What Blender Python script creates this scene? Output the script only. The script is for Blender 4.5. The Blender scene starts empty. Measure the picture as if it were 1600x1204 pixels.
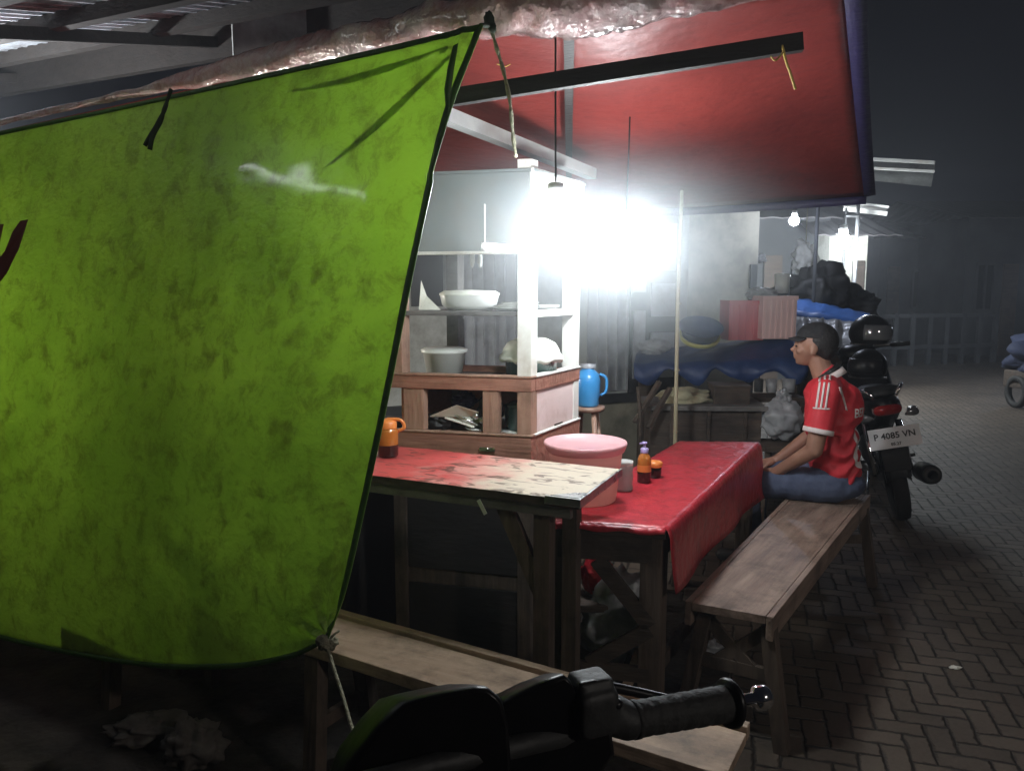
import bpy, bmesh, math, random
import numpy as np
from mathutils import Vector, Matrix, Quaternion
from mathutils.bvhtree import BVHTree
from mathutils import noise as mnoise

random.seed(7)
rng = np.random.default_rng(7)
SC = bpy.context.scene
COL = SC.collection
R = math.radians
PI = math.pi

# ------------------------------------------------------------------ camera
CAM_H = 1.48
PITCH = math.atan(152 / 1202)
cam_d = bpy.data.cameras.new("camera")
cam_d.sensor_width = 36.0
cam_d.lens = 36.0 * 1202 / 1600
cam_d.clip_start = 0.02
cam_d.clip_end = 500
cam = bpy.data.objects.new("camera", cam_d)
COL.objects.link(cam)
cam.location = (0, 0, CAM_H)
cam.rotation_euler = (PI / 2 - PITCH, 0, 0)
SC.camera = cam

# ------------------------------------------------------------------ night sky
w = bpy.data.worlds.new("World")
SC.world = w
w.use_nodes = True
nt = w.node_tree
bg = nt.nodes["Background"]
sky = nt.nodes.new("ShaderNodeTexSky")
sky.sky_type = 'NISHITA'
sky.sun_disc = False
sky.sun_elevation = R(-4.0)
sky.sun_rotation = R(200)
sky.air_density = 1.5
hs = nt.nodes.new("ShaderNodeHueSaturation")
hs.inputs['Saturation'].default_value = 0.35
nt.links.new(sky.outputs[0], hs.inputs['Color'])
mixw = nt.nodes.new("ShaderNodeMixRGB")
mixw.inputs[0].default_value = 0.8
mixw.inputs[2].default_value = (0.075, 0.075, 0.13, 1)      # town glow on a clouded night sky
nt.links.new(hs.outputs[0], mixw.inputs[1])
nt.links.new(mixw.outputs[0], bg.inputs[0])
bg.inputs[1].default_value = 0.035

SC.view_settings.view_transform = 'Standard'
SC.view_settings.look = 'None'
SC.view_settings.exposure = 0.18
SC.view_settings.gamma = 1.0
SC.cycles.use_denoising = True
SC.cycles.max_bounces = 8
SC.cycles.diffuse_bounces = 4
SC.cycles.glossy_bounces = 3
SC.cycles.transmission_bounces = 6
SC.cycles.transparent_max_bounces = 8
SC.cycles.volume_bounces = 0
SC.cycles.sample_clamp_indirect = 4.0
SC.cycles.sample_clamp_direct = 0.0

LAMP = dict(bulbA=200.0, bulbB=350.0, bulbC=500.0, bulbD=1500.0, tube=9.0, far1=260.0, far2=900.0, far3=90.0, tube2=26.0, front=430.0)
HAZE = 0.005
HAZE_G = 0.3
GLOW_DENSITY = 1.35

# ------------------------------------------------------------------ pixel to point helpers (source pixels of the 1600x1204 photo)
CT, ST = math.cos(PITCH), math.sin(PITCH)
def ray(px, py):
    a = (px - 800) / 1202.0
    b = (602 - py) / 1202.0
    return Vector((a, CT + b * ST, -ST + b * CT))
def at_h(px, py, h):
    d = ray(px, py)
    t = (h - CAM_H) / d.z
    return Vector((0, 0, CAM_H)) + d * t
def at_d(px, py, Y):
    d = ray(px, py)
    t = Y / d.y
    return Vector((0, 0, CAM_H)) + d * t
UU = Vector((0.907, -0.421, 0))      # stall axis, to the right
VV = Vector((0.421, 0.907, 0))       # stall axis, away
ZZ = Vector((0, 0, 1))

# ------------------------------------------------------------------ materials
def _n(nt, t, **kw):
    n = nt.nodes.new(t)
    for k, v in kw.items():
        setattr(n, k, v)
    return n
def mat(name, col, rough=0.6, metal=0.0, col2=None, nscale=8.0, stretch=(1, 1, 1), yaw=0.0, detail=6,
        bump=0.0, bscale=None, spec=0.5, trans=0.0, emit=None, estr=0.0, coat=0.0, lo=0.35, hi=0.65, alpha=1.0,
        translucent=0.0, dirt=None, dirt_amt=0.0, dirt_scale=3.0, sheen=0.0):
    m = bpy.data.materials.new(name)
    m.use_nodes = True
    nt = m.node_tree
    b = nt.nodes["Principled BSDF"]
    b.inputs['Roughness'].default_value = rough
    b.inputs['Metallic'].default_value = metal
    b.inputs['Specular IOR Level'].default_value = spec
    b.inputs['Transmission Weight'].default_value = trans
    b.inputs['Coat Weight'].default_value = coat
    b.inputs['Base Color'].default_value = (*col, 1)
    tc = _n(nt, "ShaderNodeTexCoord")
    mp = _n(nt, "ShaderNodeMapping")
    mp.vector_type = 'TEXTURE'
    mp.inputs['Rotation'].default_value = (0, 0, yaw)
    mp.inputs['Scale'].default_value = stretch
    nt.links.new(tc.outputs['Object'], mp.inputs[0])
    vec = mp.outputs[0]
    cur = None
    if col2 is not None:
        ns = _n(nt, "ShaderNodeTexNoise")
        ns.inputs['Scale'].default_value = nscale
        ns.inputs['Detail'].default_value = detail
        ns.inputs['Roughness'].default_value = 0.62
        nt.links.new(vec, ns.inputs['Vector'])
        cr = _n(nt, "ShaderNodeValToRGB")
        cr.color_ramp.elements[0].position = lo
        cr.color_ramp.elements[1].position = hi
        cr.color_ramp.elements[0].color = (*col, 1)
        cr.color_ramp.elements[1].color = (*col2, 1)
        nt.links.new(ns.outputs[0], cr.inputs[0])
        cur = cr.outputs[0]
        mr = _n(nt, "ShaderNodeMapRange")
        mr.inputs['To Min'].default_value = max(0.03, rough - 0.12)
        mr.inputs['To Max'].default_value = min(1, rough + 0.12)
        nt.links.new(ns.outputs[0], mr.inputs[0])
        nt.links.new(mr.outputs[0], b.inputs['Roughness'])
    if dirt is not None:
        nd = _n(nt, "ShaderNodeTexNoise")
        nd.inputs['Scale'].default_value = dirt_scale
        nd.inputs['Detail'].default_value = 9
        nd.inputs['Roughness'].default_value = 0.7
        nt.links.new(tc.outputs['Object'], nd.inputs['Vector'])
        cd = _n(nt, "ShaderNodeValToRGB")
        cd.color_ramp.elements[0].position = 0.48
        cd.color_ramp.elements[1].position = 0.66
        cd.color_ramp.elements[0].color = (0, 0, 0, 1)
        cd.color_ramp.elements[1].color = (dirt_amt,) * 3 + (1,)
        nt.links.new(nd.outputs[0], cd.inputs[0])
        mx = _n(nt, "ShaderNodeMixRGB")
        nt.links.new(cd.outputs[0], mx.inputs[0])
        if cur is None:
            mx.inputs[1].default_value = (*col, 1)
        else:
            nt.links.new(cur, mx.inputs[1])
        mx.inputs[2].default_value = (*dirt, 1)
        cur = mx.outputs[0]
    if cur is not None:
        nt.links.new(cur, b.inputs['Base Color'])
    if bump > 0:
        nb = _n(nt, "ShaderNodeTexNoise")
        nb.inputs['Scale'].default_value = bscale or nscale * 2
        nb.inputs['Detail'].default_value = 6
        nt.links.new(vec, nb.inputs['Vector'])
        bp = _n(nt, "ShaderNodeBump")
        bp.inputs['Strength'].default_value = min(1.0, bump)
        bp.inputs['Distance'].default_value = 0.01
        nt.links.new(nb.outputs[0], bp.inputs['Height'])
        nt.links.new(bp.outputs[0], b.inputs['Normal'])
    if emit is not None:
        b.inputs['Emission Color'].default_value = (*emit, 1)
        b.inputs['Emission Strength'].default_value = estr
    if translucent > 0:
        out = nt.nodes["Material Output"]
        tl = _n(nt, "ShaderNodeBsdfTranslucent")
        if cur is not None:
            nt.links.new(cur, tl.inputs['Color'])
        else:
            tl.inputs['Color'].default_value = (*col, 1)
        ms = _n(nt, "ShaderNodeMixShader")
        ms.inputs[0].default_value = translucent
        nt.links.new(b.outputs[0], ms.inputs[1])
        nt.links.new(tl.outputs[0], ms.inputs[2])
        nt.links.new(ms.outputs[0], out.inputs['Surface'])
    return m

def wood(name, c1, c2, yaw=0.0, rough=0.6, scale=7.0, bump=0.5, dirt=(0.02, 0.015, 0.012), damt=0.6, axis='x', coat=0.0):
    st = (9, 1, 1) if axis == 'x' else (1, 1, 9)
    return mat(name, c1, rough, col2=c2, nscale=scale * 4, stretch=st, yaw=yaw, bump=bump, bscale=scale * 9,
               dirt=dirt, dirt_amt=damt, dirt_scale=5.0, lo=0.3, hi=0.7, coat=coat)

YAWU = math.atan2(UU.y, UU.x)
YAWV = math.atan2(VV.y, VV.x)
M = {}
M['bench'] = wood('bench_wood', (0.15, 0.10, 0.075), (0.34, 0.245, 0.19), yaw=math.atan2(1.38, .93), rough=0.5)
M['front_bench'] = wood('front_bench_wood', (0.30, 0.205, 0.14), (0.45, 0.33, 0.235), yaw=YAWU, rough=0.65)
M['leg'] = wood('leg_wood', (0.055, 0.038, 0.028), (0.12, 0.085, 0.062), axis='z', rough=0.75)
M['dark_wood'] = wood('dark_wood', (0.035, 0.026, 0.02), (0.085, 0.06, 0.045), rough=0.8)
M['shade_wood'] = wood('shade_dark_wood', (0.008, 0.007, 0.006), (0.018, 0.014, 0.012), rough=0.9, bump=0.2)  # dark wood blackened so that panels sink into shade
M['cart_wood'] = wood('cart_wood', (0.27, 0.12, 0.085), (0.40, 0.20, 0.145), yaw=R(166), rough=0.4, coat=0.3, damt=0.4)
M['cart_wood_v'] = wood('cart_wood_upright', (0.30, 0.17, 0.12), (0.42, 0.27, 0.20), axis='z', rough=0.4, damt=0.4)
M['cart_white'] = mat('cart_white_paint', (0.66, 0.66, 0.62), 0.45, col2=(0.8, 0.79, 0.75), nscale=6, dirt=(0.35, 0.28, 0.2), dirt_amt=0.5, dirt_scale=6)
M['cart_pink'] = mat('cart_side_laminate', (0.66, 0.52, 0.50), 0.35, col2=(0.75, 0.62, 0.60), nscale=4, dirt=(0.4, 0.25, 0.2), dirt_amt=0.4, dirt_scale=7)
M['header'] = mat('header_board', (0.15, 0.175, 0.18), 0.6, col2=(0.20, 0.225, 0.23), nscale=4, dirt=(0.2, 0.18, 0.15), dirt_amt=0.5)
M['steel'] = mat('steel', (0.55, 0.56, 0.56), 0.3, metal=1.0, col2=(0.7, 0.7, 0.7), nscale=20, bump=0.1)
M['chrome'] = mat('chrome', (0.8, 0.8, 0.82), 0.12, metal=1.0)
M['black_gloss'] = mat('black_gloss_plastic', (0.005, 0.005, 0.006), 0.36, col2=(0.008, 0.007, 0.008), nscale=30, spec=0.2)
M['black_matte'] = mat('black_matte_plastic', (0.012, 0.012, 0.013), 0.6, col2=(0.02, 0.02, 0.02), nscale=30, bump=0.2)
M['rubber'] = mat('rubber', (0.01, 0.01, 0.01), 0.75, col2=(0.02, 0.019, 0.018), nscale=40, bump=0.4)
M['pink'] = mat('pink_plastic', (0.85, 0.46, 0.49), 0.32, col2=(0.88, 0.52, 0.54), nscale=3, translucent=0.25)
M['pink_body'] = mat('pink_translucent_plastic', (0.88, 0.64, 0.56), 0.35, col2=(0.9, 0.72, 0.60), nscale=5, translucent=0.6)
M['white_plastic'] = mat('white_plastic', (0.72, 0.73, 0.70), 0.4, col2=(0.8, 0.8, 0.77), nscale=8, translucent=0.2)
M['white_cloth'] = mat('white_cloth', (0.68, 0.68, 0.6), 0.85, col2=(0.8, 0.8, 0.73), nscale=15, bump=0.6)
M['jar_glass'] = mat('ribbed_jar_glass', (0.6, 0.66, 0.66), 0.15, col2=(0.7, 0.76, 0.75), nscale=12, coat=0.6, translucent=0.4)
M['glass'] = mat('clear_glass', (0.85, 0.9, 0.88), 0.05, trans=0.85)
M['amber'] = mat('amber_sauce', (0.42, 0.13, 0.02), 0.15, col2=(0.5, 0.18, 0.04), nscale=4, coat=0.5)
M['soy'] = mat('dark_sauce', (0.02, 0.008, 0.006), 0.12, coat=0.5)
M['orange'] = mat('orange_plastic', (0.75, 0.22, 0.05), 0.35, col2=(0.8, 0.28, 0.07), nscale=5)
M['lilac'] = mat('lilac_plastic', (0.42, 0.34, 0.62), 0.35)
M['blue_plastic'] = mat('blue_plastic', (0.05, 0.30, 0.68), 0.3, col2=(0.08, 0.38, 0.75), nscale=6, translucent=0.2)
M['night_blue'] = mat('night_blue_sheet', (0.006, 0.010, 0.032), 0.8, col2=(0.010, 0.017, 0.05), nscale=5, bump=0.7, bscale=14)
M['blue_tarp'] = mat('blue_tarpaulin', (0.022, 0.045, 0.14), 0.45, col2=(0.04, 0.075, 0.2), nscale=5, bump=0.7, bscale=14)
M['bright_blue'] = mat('bright_blue_tarpaulin', (0.04, 0.12, 0.38), 0.45, col2=(0.06, 0.17, 0.48), nscale=5, bump=0.6, bscale=14)
M['green_pot'] = mat('dark_enamel', (0.02, 0.05, 0.045), 0.25, col2=(0.03, 0.07, 0.06), nscale=5, coat=0.5)
M['crate_red'] = mat('red_crate_plastic', (0.55, 0.12, 0.15), 0.4, col2=(0.62, 0.16, 0.18), nscale=4)
M['crate_pink'] = mat('pink_crate_plastic', (0.75, 0.50, 0.49), 0.45, col2=(0.8, 0.56, 0.54), nscale=4)
M['yellow'] = mat('yellow_plastic', (0.42, 0.40, 0.10), 0.4, col2=(0.5, 0.48, 0.14), nscale=4)
M['sack'] = mat('woven_sack', (0.28, 0.26, 0.17), 0.8, col2=(0.38, 0.36, 0.24), nscale=20, bump=0.5)
M['bag_grey'] = mat('thin_plastic_bag', (0.30, 0.31, 0.33), 0.3, col2=(0.46, 0.47, 0.5), nscale=9, bump=1.0, bscale=14, translucent=0.25)
M['bag_red'] = mat('red_plastic_bag', (0.30, 0.012, 0.02), 0.35, col2=(0.4, 0.02, 0.03), nscale=8, bump=0.9, bscale=18)
M['wall'] = mat('painted_wall', (0.38, 0.40, 0.39), 0.8, col2=(0.48, 0.50, 0.49), nscale=2.5, bump=0.2, dirt=(0.12, 0.11, 0.09), dirt_amt=0.7, dirt_scale=1.3)
M['wall_warm'] = mat('stained_wall', (0.27, 0.255, 0.20), 0.85, col2=(0.37, 0.35, 0.28), nscale=2.5, bump=0.3, dirt=(0.10, 0.10, 0.08), dirt_amt=0.8, dirt_scale=1.6)
M['shutter'] = mat('shutter_metal', (0.38, 0.41, 0.45), 0.45, col2=(0.48, 0.50, 0.54), nscale=3, metal=0.2, dirt=(0.1, 0.1, 0.1), dirt_amt=0.6)
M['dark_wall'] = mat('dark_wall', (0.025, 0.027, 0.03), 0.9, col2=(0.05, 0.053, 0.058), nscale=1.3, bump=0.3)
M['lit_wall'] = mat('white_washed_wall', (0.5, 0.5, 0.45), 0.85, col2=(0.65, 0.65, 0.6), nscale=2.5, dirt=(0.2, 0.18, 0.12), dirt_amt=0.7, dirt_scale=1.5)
M['roof_sheet'] = mat('far_roof_sheet', (0.07, 0.065, 0.07), 0.6, col2=(0.11, 0.10, 0.105), nscale=3, metal=0.2)
M['corr'] = mat('corrugated_metal', (0.36, 0.39, 0.43), 0.5, col2=(0.5, 0.53, 0.57), nscale=4, dirt=(0.07, 0.05, 0.04), dirt_amt=0.8, dirt_scale=2.5)
M['beam'] = wood('roof_beam', (0.02, 0.017, 0.016), (0.04, 0.034, 0.03), rough=0.9)
M['awn_beam'] = wood('awning_beam', (0.012, 0.010, 0.010), (0.028, 0.022, 0.021), yaw=YAWU, rough=0.6)
M['grey_beam'] = wood('grey_beam', (0.10, 0.095, 0.09), (0.17, 0.16, 0.15), yaw=YAWU, rough=0.7)
M['pale_beam'] = mat('pale_painted_batten', (0.22, 0.22, 0.22), 0.4, col2=(0.3, 0.3, 0.29), nscale=7, dirt=(0.2, 0.17, 0.14), dirt_amt=0.5, dirt_scale=6)
M['rope'] = mat('rope', (0.16, 0.155, 0.10), 0.9, col2=(0.28, 0.26, 0.18), nscale=60, bump=0.8)
M['rope_dark'] = mat('dark_string', (0.02, 0.03, 0.015), 0.9)
M['rope_yellow'] = mat('yellow_string', (0.55, 0.38, 0.10), 0.6)
M['bamboo'] = mat('bamboo', (0.25, 0.22, 0.14), 0.5, col2=(0.36, 0.32, 0.22), nscale=10, stretch=(1, 1, 5))
M['cable'] = mat('black_cable', (0.012, 0.012, 0.012), 0.5)
M['rubble'] = mat('broken_concrete', (0.05, 0.042, 0.036), 0.9, col2=(0.10, 0.085, 0.075), nscale=9, bump=0.8)
M['skin'] = mat('skin', (0.27, 0.135, 0.09), 0.5, col2=(0.33, 0.17, 0.115), nscale=12)
M['hair'] = mat('black_hair', (0.008, 0.007, 0.007), 0.6, col2=(0.015, 0.013, 0.013), nscale=60, bump=0.6)
M['cap'] = mat('black_cap_cloth', (0.012, 0.012, 0.014), 0.85, col2=(0.02, 0.02, 0.022), nscale=30, bump=0.4)
M['jersey'] = mat('red_jersey', (0.55, 0.022, 0.034), 0.6, col2=(0.64, 0.035, 0.05), nscale=10, bump=0.5, bscale=9)
M['jersey_white'] = mat('white_trim', (0.75, 0.66, 0.64), 0.6)
M['denim'] = mat('denim', (0.045, 0.058, 0.105), 0.85, col2=(0.075, 0.092, 0.15), nscale=18, bump=0.7, bscale=25)
M['plate'] = mat('plate_white', (0.62, 0.62, 0.64), 0.4, col2=(0.7, 0.7, 0.72), nscale=9)
M['plate_text'] = mat('plate_black_figures', (0.03, 0.03, 0.035), 0.5)
M['tail_red'] = mat('red_lens', (0.25, 0.01, 0.01), 0.1, coat=0.6)
M['clear_lens'] = mat('clear_lens', (0.25, 0.25, 0.26), 0.12, metal=0.6)
M['letter'] = mat('tarp_lettering', (0.10, 0.02, 0.012), 0.6)
M['far_tree'] = mat('night_foliage', (0.02, 0.03, 0.018), 0.8, col2=(0.04, 0.055, 0.03), nscale=3)
M['paper'] = mat('printed_paper', (0.7, 0.68, 0.6), 0.7)
M['socket'] = mat('lamp_socket', (0.75, 0.75, 0.75), 0.4)
M['purple'] = mat('purple_binding', (0.014, 0.010, 0.045), 0.6, col2=(0.022, 0.015, 0.065), nscale=20, bump=0.5)
def lamp_mat(name, col, s):
    return mat(name, (0.9, 0.9, 0.9), 0.4, emit=col, estr=s)
M['bulbA'] = lamp_mat('lit_bulb_a', (0.90, 0.97, 1.0), LAMP['bulbA'])
M['bulbB'] = lamp_mat('lit_bulb_b', (0.90, 0.97, 1.0), LAMP['bulbB'])
M['bulbC'] = lamp_mat('fill_bulb_c', (1.0, 0.96, 0.86), LAMP['bulbC'])
M['tube'] = lamp_mat('glare_tube', (0.92, 0.98, 1.0), LAMP['tube'])
M['tube2'] = lamp_mat('lit_neighbour_tube', (0.92, 0.98, 1.0), LAMP['tube2'])
M['front_lamp'] = lamp_mat('lit_lamp_behind', (1.0, 0.93, 0.85), LAMP['front'])
M['far1'] = lamp_mat('lit_far_bulb_1', (0.75, 0.82, 1.0), LAMP['far1'])
M['far2'] = lamp_mat('lit_far_bulb_2', (0.9, 0.97, 1.0), LAMP['far2'])
M['far3'] = lamp_mat('lit_far_bulb_3', (0.75, 0.85, 1.0), LAMP['far3'])

# ---- tarpaulin materials
def tarp_mat(name, c1, c2, dirt, tl, damt, rough, bump, wscale=(1, 1, 1), bscale=22, coat=0.0, fine=90):
    m = bpy.data.materials.new(name); m.use_nodes = True
    nt = m.node_tree; L = nt.links.new
    b = nt.nodes["Principled BSDF"]; out = nt.nodes["Material Output"]
    tc = _n(nt, "ShaderNodeTexCoord")
    mp = _n(nt, "ShaderNodeMapping"); mp.inputs['Scale'].default_value = wscale
    L(tc.outputs['Object'], mp.inputs[0])
    n1 = _n(nt, "ShaderNodeTexNoise"); n1.inputs['Scale'].default_value = 2.2; n1.inputs['Detail'].default_value = 10; n1.inputs['Roughness'].default_value = 0.68
    L(tc.outputs['Object'], n1.inputs['Vector'])
    r1 = _n(nt, "ShaderNodeValToRGB")
    r1.color_ramp.elements[0].position = 0.36; r1.color_ramp.elements[1].position = 0.64
    r1.color_ramp.elements[0].color = (*c1, 1); r1.color_ramp.elements[1].color = (*c2, 1)
    L(n1.outputs[0], r1.inputs[0])
    n2 = _n(nt, "ShaderNodeTexNoise"); n2.inputs['Scale'].default_value = 14; n2.inputs['Detail'].default_value = 12; n2.inputs['Roughness'].default_value = 0.78
    n2.inputs['Distortion'].default_value = 0.4
    L(tc.outputs['Object'], n2.inputs['Vector'])
    r2 = _n(nt, "ShaderNodeValToRGB")
    r2.color_ramp.elements[0].position = 0.48; r2.color_ramp.elements[1].position = 0.74
    r2.color_ramp.elements[0].color = (0, 0, 0, 1); r2.color_ramp.elements[1].color = (damt, damt, damt, 1)
    L(n2.outputs[0], r2.inputs[0])
    mx = _n(nt, "ShaderNodeMixRGB"); mx.inputs[2].default_value = (*dirt, 1)
    L(r2.outputs[0], mx.inputs[0]); L(r1.outputs[0], mx.inputs[1])
    L(mx.outputs[0], b.inputs['Base Color'])
    b.inputs['Roughness'].default_value = rough
    b.inputs['Coat Weight'].default_value = coat
    b.inputs['Coat Roughness'].default_value = 0.11
    nb = _n(nt, "ShaderNodeTexNoise"); nb.inputs['Scale'].default_value = bscale; nb.inputs['Detail'].default_value = 4; nb.inputs['Roughness'].default_value = 0.5
    L(mp.outputs[0], nb.inputs['Vector'])
    bp = _n(nt, "ShaderNodeBump"); bp.inputs['Strength'].default_value = bump; bp.inputs['Distance'].default_value = 0.012
    L(nb.outputs[0], bp.inputs['Height'])
    L(bp.outputs[0], b.inputs['Normal']); 
    t = _n(nt, "ShaderNodeBsdfTranslucent"); L(mx.outputs[0], t.inputs['Color']); L(bp.outputs[0], t.inputs['Normal'])
    ms = _n(nt, "ShaderNodeMixShader"); ms.inputs[0].default_value = tl
    L(b.outputs[0], ms.inputs[1]); L(t.outputs[0], ms.inputs[2]); L(ms.outputs[0], out.inputs['Surface'])
    return m
M['green_tarp'] = tarp_mat('green_tarpaulin', (0.31, 0.44, 0.10), (0.39, 0.53, 0.13), (0.16, 0.16, 0.05), 0.68, 0.85, 0.42, 0.42, (1, 1, 1.4), 40, coat=0.7)
M['green_fold'] = tarp_mat('green_tarpaulin_fold', (0.5, 0.62, 0.12), (0.55, 0.66, 0.14), (0.3, 0.3, 0.05), 0.95, 0.3, 0.4, 0.4)
M['green_dark'] = tarp_mat('green_tarpaulin_hem', (0.05, 0.13, 0.012), (0.07, 0.17, 0.02), (0.03, 0.04, 0.01), 0.3, 0.6, 0.5, 0.4)
M['red_awning'] = tarp_mat('red_awning_tarpaulin', (0.19, 0.027, 0.023), (0.25, 0.038, 0.031), (0.09, 0.013, 0.013), 0.22, 0.6, 0.45, 0.35, (1, 1, 1), 18)
M['sheen_roll'] = tarp_mat('awning_roll_with_sheen', (0.50, 0.22, 0.21), (0.66, 0.58, 0.58), (0.34, 0.06, 0.06), 0.12, 0.8, 0.16, 1.0, (1, 1, 1), 34, coat=0.7)  # pale tones put the lamp's sheen into the red roll's colour
M['red_cloth'] = tarp_mat('red_oilcloth', (0.42, 0.022, 0.035), (0.55, 0.035, 0.05), (0.13, 0.02, 0.015), 0.05, 1.0, 0.36, 0.6, (1, 1, 1), 24, coat=0.12)

# front table oilcloth: red on the left, worn cream at the right, with dark scribbled print
def worn_cloth():
    m = bpy.data.materials.new('worn_table_oilcloth'); m.use_nodes = True
    nt = m.node_tree; L = nt.links.new
    b = nt.nodes["Principled BSDF"]
    tc = _n(nt, "ShaderNodeTexCoord")
    mp = _n(nt, "ShaderNodeMapping"); mp.vector_type = 'TEXTURE'; mp.inputs['Rotation'].default_value = (0, 0, YAWU)
    L(tc.outputs['Object'], mp.inputs[0])
    sx = _n(nt, "ShaderNodeSeparateXYZ"); L(mp.outputs[0], sx.inputs[0])
    n = _n(nt, "ShaderNodeTexNoise"); n.inputs['Scale'].default_value = 6; n.inputs['Detail'].default_value = 9; n.inputs['Roughness'].default_value = 0.7
    L(mp.outputs[0], n.inputs['Vector'])
    a = _n(nt, "ShaderNodeMath", operation='MULTIPLY_ADD'); a.inputs[1].default_value = 0.7
    L(n.outputs[0], a.inputs[0]); L(sx.outputs[0], a.inputs[2])
    r = _n(nt, "ShaderNodeValToRGB")
    r.color_ramp.elements[0].position = 0.60; r.color_ramp.elements[1].position = 0.92
    r.color_ramp.elements[0].color = (0.50, 0.075, 0.07, 1); r.color_ramp.elements[1].color = (0.56, 0.48, 0.38, 1)
    e = r.color_ramp.elements.new(0.76); e.color = (0.55, 0.26, 0.22, 1)
    L(a.outputs[0], r.inputs[0])
    mp2 = _n(nt, "ShaderNodeMapping"); mp2.inputs['Scale'].default_value = (9, 24, 9); L(mp.outputs[0], mp2.inputs[0])
    sp = _n(nt, "ShaderNodeTexNoise"); sp.inputs['Scale'].default_value = 1.0; sp.inputs['Detail'].default_value = 3; sp.inputs['Distortion'].default_value = 1.6
    L(mp2.outputs[0], sp.inputs['Vector'])
    rs = _n(nt, "ShaderNodeValToRGB"); rs.color_ramp.elements[0].position = 0.555; rs.color_ramp.elements[1].position = 0.62
    rs.color_ramp.elements[0].color = (0, 0, 0, 1); rs.color_ramp.elements[1].color = (0.8, 0.8, 0.8, 1)
    L(sp.outputs[0], rs.inputs[0])
    mx = _n(nt, "ShaderNodeMixRGB"); mx.inputs[2].default_value = (0.07, 0.035, 0.025, 1)
    L(rs.outputs[0], mx.inputs[0]); L(r.outputs[0], mx.inputs[1]); L(mx.outputs[0], b.inputs['Base Color'])
    b.inputs['Roughness'].default_value = 0.4
    return m
M['worn_cloth'] = worn_cloth()

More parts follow.
